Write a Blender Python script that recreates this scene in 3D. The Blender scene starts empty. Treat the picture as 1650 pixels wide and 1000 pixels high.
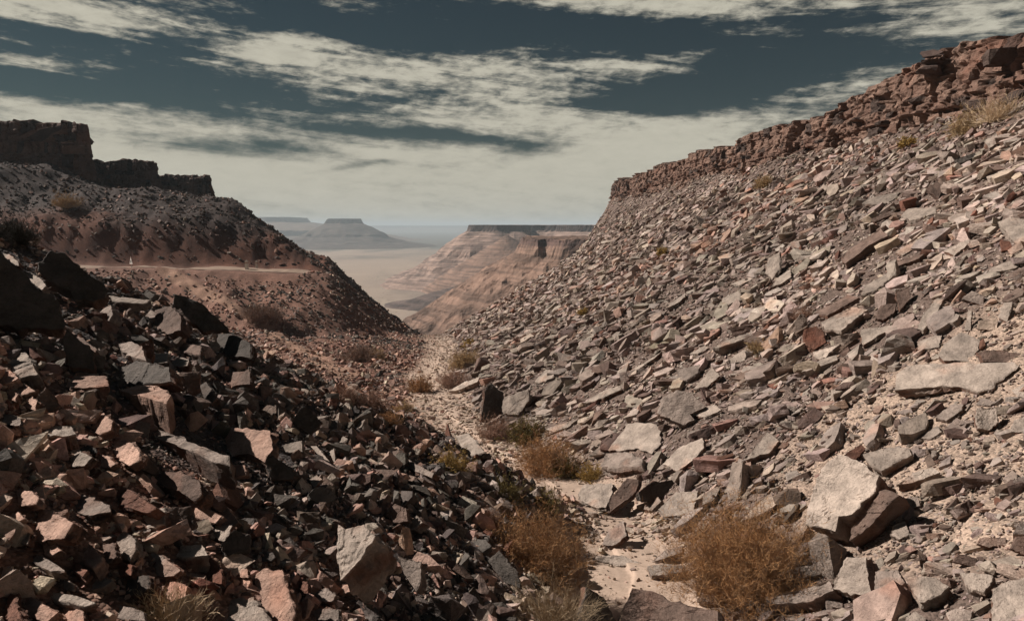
import bpy, bmesh, math, random
import numpy as np
from mathutils import Vector, Matrix
# ------------------------------------------------------------------ camera, sky, sun, exposure
S = bpy.context.scene
PITCH = math.radians(7.1); F = 1100.0
SUN_AZ = math.radians(-74); SUN_EL = math.radians(37)      # azimuth measured from +Y towards +X
cam = bpy.data.cameras.new('camera'); cam.sensor_width = 36; cam.lens = 36*F/1650; cam.clip_start = .05; cam.clip_end = 90000
co = bpy.data.objects.new('camera', cam); S.collection.objects.link(co)
co.rotation_euler = (math.pi/2-PITCH, 0, 0); S.camera = co
S.view_settings.view_transform = 'Standard'; S.view_settings.look = 'None'; S.view_settings.gamma = 1; S.view_settings.exposure = 0.42
sun = bpy.data.lights.new('sun', 'SUN'); sun.energy = 5.0; sun.angle = math.radians(.5); sun.color = (1, .92, .84)
so = bpy.data.objects.new('sun', sun); S.collection.objects.link(so)
sd = Vector((math.sin(SUN_AZ)*math.cos(SUN_EL), math.cos(SUN_AZ)*math.cos(SUN_EL), math.sin(SUN_EL)))
so.rotation_euler = sd.to_track_quat('Z', 'Y').to_euler()

class NT:                                                   # tiny node helper
    def __init__(s, nt): s.nt = nt; s.n = nt.nodes; s.l = nt.links
    def new(s, t, **k):
        n = s.n.new(t)
        for a, b in k.items(): setattr(n, a, b)
        return n
    def put(s, sock, v):
        if isinstance(v, bpy.types.NodeSocket): s.l.new(v, sock)
        elif v is not None: sock.default_value = v
    def m(s, op, a, b=None, c=None, clamp=False):
        n = s.new('ShaderNodeMath', operation=op, use_clamp=clamp)
        for i, v in enumerate((a, b, c)):
            if v is not None: s.put(n.inputs[i], v)
        return n.outputs[0]
    def noise(s, vec, scale, detail=4, rough=.55, dist=0, out=0):
        n = s.new('ShaderNodeTexNoise'); s.put(n.inputs['Vector'], vec); n.inputs['Scale'].default_value = scale
        n.inputs['Detail'].default_value = detail; n.inputs['Roughness'].default_value = rough; n.inputs['Distortion'].default_value = dist
        return n.outputs[out]
    def ramp(s, v, lo, hi, a=0., b=1., sm=True):
        n = s.new('ShaderNodeMapRange', interpolation_type='SMOOTHSTEP' if sm else 'LINEAR')
        for i, q in enumerate((v, lo, hi, a, b)): s.put(n.inputs[i], q)
        return n.outputs[0]
    def mix(s, f, a, b, bt='MIX'):
        n = s.new('ShaderNodeMix', data_type='RGBA', blend_type=bt)
        s.put(n.inputs[0], f); s.put(n.inputs[6], a); s.put(n.inputs[7], b); return n.outputs[2]
    def vm(s, op, a, b=None):
        n = s.new('ShaderNodeVectorMath', operation=op); s.put(n.inputs[0], a)
        if b is not None: s.put(n.inputs[1], b)
        return n.outputs[0]

def pxdir(u, v):
    a = (u-825)/F; b = -(v-500)/F
    return np.array([a, math.cos(PITCH)+b*math.sin(PITCH), -math.sin(PITCH)+b*math.cos(PITCH)])

def make_world():
    w = bpy.data.worlds.new('World'); S.world = w; w.use_nodes = True
    t = NT(w.node_tree); t.n.clear()
    out = t.new('ShaderNodeOutputWorld'); bg = t.new('ShaderNodeBackground'); t.l.new(bg.outputs[0], out.inputs[0])
    sky = t.new('ShaderNodeTexSky', sky_type='NISHITA'); sky.sun_disc = False
    sky.sun_elevation = SUN_EL; sky.sun_rotation = SUN_AZ; sky.altitude = 600; sky.dust_density = .6
    d = t.new('ShaderNodeTexCoord').outputs['Generated']
    xyz = t.new('ShaderNodeSeparateXYZ'); t.l.new(d, xyz.inputs[0]); X, Y, Z = xyz.outputs
    az = t.m('ARCTAN2', X, Y); el = t.m('ARCSINE', Z)
    # coordinates in which clouds are laid out: azimuth / elevation in degrees, warped by noise
    A = t.m('MULTIPLY', az, 57.3); E = t.m('MULTIPLY', el, 57.3)
    cmb = t.new('ShaderNodeCombineXYZ'); t.l.new(A, cmb.inputs[0]); t.l.new(t.m('MULTIPLY', E, 3.0), cmb.inputs[1])
    v = cmb.outputs[0]
    wn = t.new('ShaderNodeTexNoise'); t.put(wn.inputs['Vector'], v); wn.inputs['Scale'].default_value = .07; wn.inputs['Detail'].default_value = 5
    ws = t.new('ShaderNodeSeparateColor'); t.l.new(wn.outputs['Color'], ws.inputs[0])
    Aw = t.m('ADD', A, t.m('MULTIPLY', t.m('SUBTRACT', ws.outputs[0], .5), 8.0))
    Ew = t.m('ADD', E, t.m('MULTIPLY', t.m('SUBTRACT', ws.outputs[1], .5), 3.2))
    # (u, v, half width px, half height px, slope, amount): + cloud, - clear blue
    B = [(130, 2, 330, 30, -.03, 1.8), (60, 92, 75, 12, .1, .9), (230, 125, 170, 16, .2, .3), (440, 85, 75, 22, -.1, .95), (500, 62, 90, 12, .05, .8),
         (620, 125, 200, 42, .12, .95), (760, 105, 170, 36, .08, .75), (1040, 100, 190, 24, -.03, 1.05), (860, 160, 130, 22, -.1, .6), (1100, 10, 380, 30, .02, 1.25),
         (300, 195, 260, 24, .02, .9), (40, 175, 110, 26, .25, .8), (700, 185, 160, 20, .05, .5), (1330, 140, 190, 34, -.22, .8), (1560, 30, 190, 50, -.1, 1.0), (1560, 110, 160, 22, -.3, .6),
         (1000, 200, 200, 30, 0, .8), (600, 250, 170, 14, 0, .6), (1050, 240, 400, 50, 0, .8), (300, 268, 260, 22, 0, .5), (120, 225, 200, 18, 0, .6),
         (480, 32, 300, 26, .0, -1.2), (170, 130, 190, 26, .1, -.5), (640, 215, 230, 13, .03, -.95), (380, 243, 190, 11, .05, -.9), (860, 238, 70, 22, -.2, -.65),
         (1090, 160, 110, 30, .05, -1.0), (1330, 85, 220, 34, -.05, -.95), (960, 45, 230, 18, .08, -.8), (700, 45, 130, 20, 0, -.7), (580, 272, 50, 8, -.2, -.6), (1250, 175, 60, 14, 0, -.3)]
    acc = None
    for (u, vv, sx, sy, sl, am) in B:
        q = pxdir(u, vv); a0 = math.degrees(math.atan2(q[0], q[1])); e0 = math.degrees(math.asin(q[2]/np.linalg.norm(q)))
        k = 57.3/F*.93; sx *= k; sy *= k
        dx = t.m('SUBTRACT', Aw, a0); dy = t.m('SUBTRACT', Ew, e0)
        dy = t.m('MULTIPLY_ADD', dx, sl, dy)
        r2 = t.m('ADD', t.m('POWER', t.m('DIVIDE', t.m('ABSOLUTE', dx), sx), 2.0), t.m('POWER', t.m('DIVIDE', t.m('ABSOLUTE', dy), sy), 2.0))
        g = t.m('MULTIPLY', t.m('EXPONENT', t.m('MULTIPLY', r2, -1.0)), am)
        acc = g if acc is None else t.m('ADD', acc, g)
    # veil that thickens toward the horizon ahead, thin streaks and puffs
    veil = t.ramp(E, 9.5, 3., 0, 1.25)
    ahead = t.ramp(t.m('ABSOLUTE', A), 75, 110, 1, 0)
    n1 = t.noise(v, .11, 7, .6, .6); n2 = t.noise(v, .55, 6, .65, .3)
    c3 = t.new('ShaderNodeCombineXYZ'); t.l.new(t.m('MULTIPLY', A, .35), c3.inputs[0]); t.l.new(t.m('MULTIPLY', t.m('MULTIPLY_ADD', A, .10, E), 4.0), c3.inputs[1])
    n3 = t.noise(c3.outputs[0], .22, 7, .62, .8)
    calm = t.ramp(E, 3.5, 11, .35, 1.)
    den = t.m('ADD', acc, veil)
    n4 = t.noise(v, 1.5, 5, .65, .4); det = t.m('MULTIPLY', t.m('SUBTRACT', n1, .5), 1.5); det = t.m('ADD', det, t.m('MULTIPLY', t.m('SUBTRACT', n4, .5), .7))
    det = t.m('ADD', det, t.m('MULTIPLY', t.m('SUBTRACT', n2, .5), 2.2))
    det = t.m('ADD', det, t.m('MULTIPLY', t.m('SUBTRACT', n3, .5), 2.9)); den = t.m('ADD', den, t.m('MULTIPLY', det, calm))
    mask = t.m('MULTIPLY', t.ramp(den, .22, 1.35), t.m('ADD', t.m('MULTIPLY', ahead, .8), .2)); mask = t.m('MAXIMUM', mask, t.m('MULTIPLY', t.m('SUBTRACT', 1., ahead), t.ramp(E, 50, 5, 0, .3)))  # thin bright cover behind the camera, out of view, added as fill light
    mask = t.m('MULTIPLY', mask, t.ramp(E, 40, 26, 0.15, 1))
    shade = t.m('ADD', t.m('MULTIPLY', t.m('SUBTRACT', n2, .5), t.m('MULTIPLY', calm, .5)), t.ramp(den, .4, 1.7, .86, 1.12))
    cl = t.vm('SCALE', (0.345, 0.326, 0.266)); cl.node.inputs[3].default_value = 1; t.l.new(shade, cl.node.inputs[3])
    cl = t.vm('SCALE', cl); cl.node.inputs[3].default_value = 1/.05      # background strength is .05
    clear = t.mix(1.0, sky.outputs[0], (.13, .16, .135, 1), 'MULTIPLY')
    mf = t.m('MULTIPLY', mask, .97)
    t.l.new(t.mix(mf, clear, cl), bg.inputs[0]); bg.inputs[1].default_value = .05
make_world()
C = S.collection
rng = np.random.default_rng(7); random.seed(7)

# ------------------------------------------------------------------ noise
def _h(ix, iy, iz):
    n = (ix*374761393 + iy*668265263 + iz*1274126177) & 0xffffffff
    n = ((n ^ (n >> 13))*1274126177) & 0xffffffff
    return ((n ^ (n >> 16)) & 0xffff)/65535.0
def vnoise(x, y, z=0.):
    x = np.asarray(x, float); y = np.asarray(y, float); z = np.zeros_like(x)+z
    xi = np.floor(x).astype(np.int64); yi = np.floor(y).astype(np.int64); zi = np.floor(z).astype(np.int64)
    fx = x-xi; fy = y-yi; fz = z-zi
    fx = fx*fx*(3-2*fx); fy = fy*fy*(3-2*fy); fz = fz*fz*(3-2*fz); r = 0
    for a in (0, 1):
        for b in (0, 1):
            for c in (0, 1):
                r = r + _h(xi+a, yi+b, zi+c)*(fx if a else 1-fx)*(fy if b else 1-fy)*(fz if c else 1-fz)
    return r*2-1
def fbm(x, y, z=0., o=4):
    r = 0; a = 1.; s = 0
    for i in range(o):
        r = r + a*vnoise(x*2**i+i*17.3, y*2**i-i*9.1, np.asarray(z)*2**i+i*5.7); s += a; a *= .5
    return r/s
def smax(a, b, k):
    h = np.clip(.5+.5*(a-b)/k, 0, 1); return b*(1-h)+a*h+k*h*(1-h)
def smin(a, b, k): return -smax(-a, -b, k)
def sst(a, b, x):
    t = np.clip((x-a)/(b-a), 0, 1); return t*t*(3-2*t)

# ------------------------------------------------------------------ terrain
WY = np.array([0, 7, 9.7, 11.1, 13.6, 17.7, 21, 27.2, 38.5, 54.6, 79.5, 110, 200])
WX = np.array([1.2, 1.45, 1.75, 2.1, 1.7, .75, -.7, -2.7, -4.8, -5.6, -9.1, -14, -22])
def wadi(y): return np.interp(y, WY, WX), -4.9-.1*y-.45*np.maximum(y-84, 0)
TRACK = None
def base_h(x, y):
    xw, zw = wadi(y)
    d = x-xw
    t = np.clip((d-.9)/(18.4-xw-.9), 0, None)
    zr = zw+(4.4-zw)*(np.minimum(t, 1)*(.8+.2*np.minimum(t, 1)))
    zr = zr+np.where(x > 18.4, np.clip((x-19.9)/1.2, 0, 1)*1.7+np.clip(x-19.6, 0, 400)*.03, 0)
    zr = zr-.85*np.maximum(y-(85+1.72*(x+8)), 0)*(x > -14)
    fl = zw+.05*np.maximum(-d, 0)
    yc = 14.6+.5*vnoise(x*.3, 3.3)
    zn = -3.55-.5*x-.13*np.minimum(y, yc)-.5*np.maximum(y-yc, 0)
    zn = zn-.75*np.exp(-((x-1.35)/.85)**2)*sst(8.2, 9.6, y)*sst(14.5, 12.5, y)
    zn = smin(zn, 2.2+0*zn-.5*np.maximum(y-yc, 0), 1.5)
    dx = np.maximum(x+22+.38*np.maximum(y-88, 0), 0); dy = np.maximum(81-y+.06*(x+24), 0)
    ze = -5.45-.40*np.sqrt((1.9*dx)**2+dy*dy)-.6*np.maximum(y-84, 0)*sst(-27, -17, x)
    w = 1.3*fbm(x*.09, y*.09, 4.)
    ey = y-88+w*1.5; ex = 1.0*(-x-23.5-.38*np.maximum(y-88, 0))+w*sst(0, 6, -x-23.5-.38*np.maximum(y-88, 0))
    e = smin(ey, ex, 1.6)
    zb = -5.6+np.where(e > 0, 4.2*sst(0, 5, e)*(.22+.78*sst(2, 15, ex))+.42*e, 3*e)
    zb = zb+.34*np.clip(-x-66, 0, 20)*sst(96, 106, y)
    zb = np.minimum(zb, 15.4); ra = -x/np.maximum(y, 1); cap = 4.2+1.5*sst(.44, .53, ra)+3.8*sst(.57, .66, ra)
    zb = np.where((x < -.607*y-2.5) & (y > 116), np.maximum(zb, 15.0), smin(zb, cap, 1.5))
    zb = np.where((x < -.512*y-2.5) & (y > 129), np.maximum(zb, 10.0), zb)
    zb = np.where((x < -.436*y-2.2) & (y > 143), np.maximum(zb, 8.7), zb)
    zb = zb-.5*np.maximum(y-160, 0)
    zs = -8.8-.68*(x+28)-.55*np.abs(y-112)
    zs = np.where(x < -30, zs-(x+30)**2*.2, zs)
    L = smax(smax(ze, zb, .6), zs, 1.)
    L = smax(L, zn, .5)
    L = np.where(y < 60, L, L-.55*sst(60, 75, y)*np.maximum(d, 0))
    z = smax(smax(fl*(d < 0)+(zw)*(d >= 0), L, .5), np.where(d > 0, zr, -200), .25)
    return np.maximum(z, -84)
def H(x, y, fine=True):
    x = np.asarray(x, float); y = np.asarray(y, float)
    z = base_h(x, y); xw, zw = wadi(y); d = np.abs(x-xw)
    r = np.hypot(x, y); rough = sst(.6, 3.5, d)
    z = z+rough*(.28*fbm(x*.22, y*.22, 1.)+.10*fbm(x*1.1, y*1.1, 2.))+np.minimum(r/70, 1.2)*.7*fbm(x*.08, y*.08, 9.)*sst(40, 80, r)
    mt = (x < xw-2)*sst(30, 45, y); z = z+mt*(.9*np.abs(fbm(x*.16+3, y*.16, 21.))-.3+.34*fbm(x*.7, y*.7, 22.)+.5*sst(87.5, 90, y)*sst(102, 94, y)*np.abs(fbm(x*.75, y*.12, 71.))*.8+sst(88, 80, y)*.5*np.abs(fbm((x+y)*.5, (x-y)*.05, 73.))+.45*sst(88, 92, y)*(np.abs(fbm(x*.35, y*.35, 23.))*2-.5))*sst(-.3, 1., np.abs(y-84.6)/3.5-.9)
    if TRACK is not None:
        dd = seg_dist(x, y, TRACK); z = z+.35*sst(2.0, 1.0, dd)
    if fine: z = z+(.012+.03*rough)*fbm(x*5, y*5, 3., 3)
    return z
def seg_dist(x, y, P):
    best = 1e9
    for (a, b) in zip(P[:-1], P[1:]):
        ax, ay = a[:2]; bx, by = b[:2]; L = (bx-ax)**2+(by-ay)**2
        t = np.clip(((x-ax)*(bx-ax)+(y-ay)*(by-ay))/L, 0, 1)
        best = np.minimum(best, np.hypot(x-ax-t*(bx-ax), y-ay-t*(by-ay)))
    return best
def hit(u, v, tmin=2.5, tmax=400):                          # where the line of sight through a pixel meets the ground
    q = pxdir(u, v); ts = np.exp(np.linspace(math.log(tmin), math.log(tmax), 2200))
    g = H(q[0]*ts, q[1]*ts, False); below = np.nonzero(q[2]*ts < g)[0]
    if len(below) == 0: return None
    t = ts[below[0]]; return np.array([q[0]*t, q[1]*t, g[below[0]]])
def normal(x, y, e=.6):
    a = H(x+e, y, False)-H(x-e, y, False); b = H(x, y+e, False)-H(x, y-e, False)
    n = np.stack([-a/(2*e), -b/(2*e), np.ones_like(a)], -1); return n/np.linalg.norm(n, axis=-1, keepdims=True)
_t = [hit(*p)[:2] for p in ((268, 443), (345, 485), (430, 535), (500, 580), (560, 618))]
TRACK = _t

# ------------------------------------------------------------------ mesh + material helpers
def mesh_obj(name, V, Fc, mat, parent=None, col=None, smooth=False, nper=3, **props):
    V = np.asarray(V, np.float32); Fc = np.asarray(Fc, np.int32)
    me = bpy.data.meshes.new(name); me.vertices.add(len(V)); me.vertices.foreach_set('co', V.ravel())
    k = Fc.shape[1]; me.loops.add(Fc.size); me.loops.foreach_set('vertex_index', Fc.ravel())
    me.polygons.add(len(Fc)); me.polygons.foreach_set('loop_start', np.arange(0, Fc.size, k, dtype=np.int32))
    me.polygons.foreach_set('use_smooth', np.full(len(Fc), smooth))
    if col is not None:
        a = me.color_attributes.new('tint', 'FLOAT_COLOR', 'POINT'); c = np.ones((len(V), 4), np.float32); c[:, :col.shape[1]] = col
        a.data.foreach_set('color', c.ravel())
    me.update(calc_edges=True); me.materials.append(mat)
    o = bpy.data.objects.new(name, me); C.objects.link(o); o.parent = parent
    for a, b in props.items(): o[a] = b
    return o
def empty(name, loc=(0, 0, 0), **props):
    o = bpy.data.objects.new(name, None); C.objects.link(o); o.location = loc; o.empty_display_size = .2
    for a, b in props.items(): o[a] = b
    return o
def material(name, fn, rough=.9):
    m = bpy.data.materials.new(name); m.use_nodes = True; t = NT(m.node_tree); b = t.n['Principled BSDF']
    b.inputs['Roughness'].default_value = rough; b.inputs['Specular IOR Level'].default_value = .25
    fn(t, b); return m
def rock_fn(scale, crack, bump):
    def fn(t, b):
        P = t.new('ShaderNodeNewGeometry').outputs['Position']
        at = t.new('ShaderNodeAttribute', attribute_name='tint').outputs['Color']
        n1 = t.noise(P, scale, 6, .6, .3); n2 = t.noise(P, scale*7, 4, .65); n3 = t.noise(P, scale*.35, 3, .5)
        n4 = t.noise(P, scale*26, 3, .7); f = t.m('ADD', t.ramp(n1, .3, .7, .66, 1.2), t.m('ADD', t.m('MULTIPLY', t.m('SUBTRACT', n2, .5), .8), t.m('MULTIPLY', t.m('SUBTRACT', n4, .5), .5)))
        c = t.mix(1.0, at, (1.02, 1, .98, 1), 'MULTIPLY')
        sc = t.vm('SCALE', c); t.l.new(f, sc.node.inputs[3])
        c = t.mix(t.ramp(n3, .56, .72, 0, .38), sc, t.mix(1.0, sc, (1.15, .70, .52, 1), 'MULTIPLY'))
        t.l.new(c, b.inputs['Base Color'])
        # bedding planes: noise squashed along z, plus cracks
        mp = t.new('ShaderNodeMapping'); t.l.new(P, mp.inputs[0]); mp.inputs['Scale'].default_value = (1, 1, 5); mp.inputs['Rotation'].default_value = (.25, .35, 0)
        bed = t.noise(mp.outputs[0], scale*1.6, 5, .6)
        vo = t.new('ShaderNodeTexVoronoi', feature='DISTANCE_TO_EDGE'); t.put(vo.inputs['Vector'], t.vm('ADD', P, t.vm('SCALE', t.new('ShaderNodeTexNoise').outputs['Color']))); vo.inputs['Scale'].default_value = crack
        ck = t.ramp(vo.outputs[0], 0, .05, 0, 1)
        h = t.m('ADD', t.m('ADD', t.m('MULTIPLY', n1, 1.), t.m('MULTIPLY', bed, .7)), t.m('ADD', t.m('ADD', t.m('MULTIPLY', n2, .6), t.m('MULTIPLY', n4, .22)), t.m('MULTIPLY', ck, .12)))
        bp = t.new('ShaderNodeBump'); bp.inputs['Strength'].default_value = .75; bp.inputs['Distance'].default_value = bump; t.l.new(h, bp.inputs['Height'])
        t.l.new(bp.outputs[0], b.inputs['Normal'])
    return fn
M_rock = material('rock', rock_fn(3.5, 2.2, .06)); M_cliff = material('cliff_rock', rock_fn(1.4, 1.0, .18)); M_farcliff = material('far_cliff_rock', rock_fn(.5, .35, .4))
def ground_fn(t, b):
    P = t.new('ShaderNodeNewGeometry').outputs['Position']
    at = t.new('ShaderNodeAttribute', attribute_name='tint').outputs['Color']
    n1 = t.noise(P, 1.2, 6, .65); n2 = t.noise(P, 14, 5, .7)
    vo = t.new('ShaderNodeTexVoronoi'); t.put(vo.inputs['Vector'], P); vo.inputs['Scale'].default_value = 26; vo.inputs['Randomness'].default_value = 1
    vc = t.new('ShaderNodeSeparateColor'); t.l.new(vo.outputs['Color'], vc.inputs[0])
    f = t.m('ADD', t.ramp(n1, .3, .7, .8, 1.15), t.m('MULTIPLY', t.m('SUBTRACT', n2, .5), .5))
    al = t.new('ShaderNodeAttribute', attribute_name='tint').outputs['Alpha']       # how gravelly
    f = t.m('MULTIPLY', f, t.m('ADD', 1., t.m('MULTIPLY', al, t.m('MULTIPLY', t.m('SUBTRACT', vc.outputs[0], .6), .75))))
    sc = t.vm('SCALE', at); t.l.new(f, sc.node.inputs[3]); t.l.new(sc, b.inputs['Base Color'])
    h = t.m('ADD', t.m('MULTIPLY', t.m('MULTIPLY', vo.outputs['Distance'], -1.), al), t.m('MULTIPLY', n2, .35))
    bp = t.new('ShaderNodeBump'); bp.inputs['Strength'].default_value = .7; bp.inputs['Distance'].default_value = .03; t.l.new(h, bp.inputs['Height']); t.l.new(bp.outputs[0], b.inputs['Normal'])
M_ground = material('gravel_ground', ground_fn, .95)

SAND = (.45, .335, .262); GREYBEIGE = (.14, .10, .082); PINKG = (.26, .145, .10); REDG = (.15, .062, .038); DARKG = (.055, .045, .042)
def zone_mix(x, y):                                         # ground tint by place
    xw, zw = wadi(y); d = x-xw
    def L(c): return np.array(c)[None]
    n = fbm(x*.35, y*.35, 5.)[:, None]; n2 = fbm(x*.07, y*.07, 8.)[:, None]; dn = np.abs(d)
    col = np.where((d > 0)[:, None], L(GREYBEIGE), L(PINKG))  # right slope ground darkened: shade of the gaps between rocks put into its tint
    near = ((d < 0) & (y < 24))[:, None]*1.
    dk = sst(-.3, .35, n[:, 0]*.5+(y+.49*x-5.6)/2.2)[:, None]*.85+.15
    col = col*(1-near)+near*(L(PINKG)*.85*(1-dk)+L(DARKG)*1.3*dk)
    far = sst(24, 36, y)[:, None]*(d < 0)[:, None]
    emb = L((.175, .092, .066))*(1+.35*n+.4*n2)
    col = col*(1-far)+far*emb
    red = (sst(86, 89, y-.0*x)*(x < -24))[:, None]
    z = base_h(x, y)
    up = sst(-1.5, 2.5, z+2.5*fbm(x*.12, y*.12, 2.)+.06*(x+60))[:, None]
    col = col*(1-red)+red*(L(REDG)*(.85+.5*n+.3*n2)*(1-up)+up*L((.040, .025, .021)))
    sp = (((z < -6.5) & (y > 92) & (x < -9))*1.)[:, None]
    col = col*(1-sp)+sp*L((.06, .042, .036))
    s = (sst(2.4, .8, np.abs(d)*(1+.25*sst(14, 20, y))+.7*n[:, 0])*sst(90, 60, y))[:, None]
    col = col*(1-s)+s*L(SAND)
    # pale gravel patch at the foot of the right slope
    g = (sst(.25, -.1, np.hypot((x-9.0)/4.2, (y-10.5)/3.5)-1+.25*n[:, 0]))[:, None]
    col = col*(1-g)+g*L((.36, .265, .205))
    if TRACK is not None:
        tr = .8*sst(1.1, .5, seg_dist(x, y, TRACK))[:, None]; col = col*(1-tr)+tr*L((.33, .20, .14))
    a = 1-.9*s[:, 0]
    return np.concatenate([col, a[:, None]], 1)

def build_terrain():
    na, nr = 1000, 900
    A = np.radians(np.linspace(-78, 78, na)); R = np.exp(np.linspace(math.log(1.4), math.log(420), nr))
    a, r = np.meshgrid(A, R); x = (np.sin(a)*r).ravel(); y = (np.cos(a)*r).ravel()
    z = H(x, y); near = np.hypot(x, y) < 3.2
    z = np.where(near, np.minimum(z, -1.5), z)
    i = np.arange(nr-1)[:, None]*na+np.arange(na-1)[None]; i = i.ravel()
    Fc = np.stack([i, i+1, i+na+1, i+na], 1)
    # ring order gives upward normals
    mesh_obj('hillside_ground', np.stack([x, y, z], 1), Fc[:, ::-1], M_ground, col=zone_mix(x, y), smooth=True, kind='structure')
build_terrain()

# ------------------------------------------------------------------ rock prototypes (convex fractured pieces)
def hull(points):
    bm = bmesh.new()
    for p in points: bm.verts.new(p)
    r = bmesh.ops.convex_hull(bm, input=bm.verts)
    bmesh.ops.delete(bm, geom=[g for g in set(r['geom_interior']+r['geom_unused']) if isinstance(g, bmesh.types.BMVert)], context='VERTS')
    bmesh.ops.triangulate(bm, faces=bm.faces); bmesh.ops.recalc_face_normals(bm, faces=bm.faces)
    bm.verts.index_update(); V = np.array([v.co[:] for v in bm.verts]); Fc = np.array([[v.index for v in f.verts] for f in bm.faces]); bm.free()
    return V, Fc
def slab_proto():
    n = random.choice([4, 5, 5, 6, 7]); pts = []
    a0 = random.random()*6.28
    for k in range(n):
        a = a0+6.28*(k+random.uniform(-.3, .3))/n; r = .5*random.uniform(.75, 1.1)
        pts.append((r*math.cos(a), r*math.sin(a), .5+random.uniform(-.08, .02)))
        s = random.uniform(.8, 1.05); pts.append((r*s*math.cos(a+.1), r*s*math.sin(a+.1), -.5+random.uniform(-.05, .2)))
    return hull(pts)
def block_proto():
    pts = []
    for k in range(random.randint(9, 15)):
        v = Vector([random.gauss(0, 1) for _ in range(3)]).normalized(); m = max(abs(c) for c in v)
        v = v*(.5/m)*random.uniform(.8, 1.)*(1-.35*(1-m)); pts.append(v[:])
    return hull(pts)
SL = [slab_proto() for _ in range(32)]; BL = [block_proto() for _ in range(32)]
def box_proto():
    pts = [(sx*.5*random.uniform(.86, 1), sy*.5*random.uniform(.86, 1), sz*.5*random.uniform(.9, 1)) for sx in (-1, 1) for sy in (-1, 1) for sz in (-1, 1)]
    q = random.choice(pts); pts.append((q[0]*.6, q[1], q[2])); pts.append((q[0], q[1]*.55, q[2])); pts.remove(q)
    return hull(pts)
BX = [box_proto() for _ in range(24)]
def rough(V, Fc, seed, cuts=2, amp=.05):                    # weathered version of a block
    bm = bmesh.new(); vs = [bm.verts.new(p) for p in V]
    for f in Fc: bm.faces.new([vs[i] for i in f])
    bmesh.ops.subdivide_edges(bm, edges=bm.edges, cuts=cuts, use_grid_fill=True); bmesh.ops.triangulate(bm, faces=bm.faces)
    P = np.array([v.co[:] for v in bm.verts]); T = np.array([[v.index for v in f.verts] for f in bm.faces]); bm.free()
    r = np.linalg.norm(P, axis=1, keepdims=True); P = P*(1-.07*np.clip(r-.62, 0, 1)/.25)
    q = P*3+seed*5.1; n = np.stack([fbm(q[:, 0], q[:, 1], q[:, 2]+k*9., 2) for k in range(3)], 1)
    n[:, 2] *= .6; return P+n*amp*1.8, T
RB = [rough(*p, seed=i) for i, p in enumerate((BX+BL)[:44])]
def frames(n, yaw, tilt, roll):                             # orthonormal frames: columns = long, wide, up
    n = n/np.linalg.norm(n, axis=1, keepdims=True)
    ref = np.stack([np.cos(yaw), np.sin(yaw), 0*yaw], 1)
    a = ref-n*np.sum(ref*n, 1, keepdims=True); a /= np.linalg.norm(a, axis=1, keepdims=True); b = np.cross(n, a)
    ct, st = np.cos(tilt)[:, None], np.sin(tilt)[:, None]; a2 = a*ct+n*st; n2 = n*ct-a*st
    cr, sr = np.cos(roll)[:, None], np.sin(roll)[:, None]; b3 = b*cr+n2*sr; n3 = n2*cr-b*sr
    return np.stack([a2, b3, n3], 2)
def merge(protos, pid, pos, R, S3, col):
    Vs, Fs, Cs = [], [], []; off = 0
    for k, (V, Fc) in enumerate(protos):
        m = np.nonzero(pid == k)[0]
        if len(m) == 0: continue
        W = np.einsum('mij,mvj->mvi', R[m], V[None]*S3[m][:, None])+pos[m][:, None]
        Vs.append(W.reshape(-1, 3)); Fs.append((Fc[None]+(np.arange(len(m))*len(V))[:, None, None]+off).reshape(-1, 3))
        Cs.append(np.repeat(col[m], len(V), 0)); off += len(m)*len(V)
    return np.concatenate(Vs), np.concatenate(Fs), np.concatenate(Cs)

GREY = np.array((.345, .278, .24)); DARK = np.array((.115, .098, .086)); PINK = np.array((.44, .28, .22)); TAN = np.array((.45, .35, .28)); RED = np.array((.18, .088, .062)); BROWN = np.array((.15, .104, .085))
PAL = np.stack([GREY, DARK, PINK, TAN, RED, BROWN])

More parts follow.
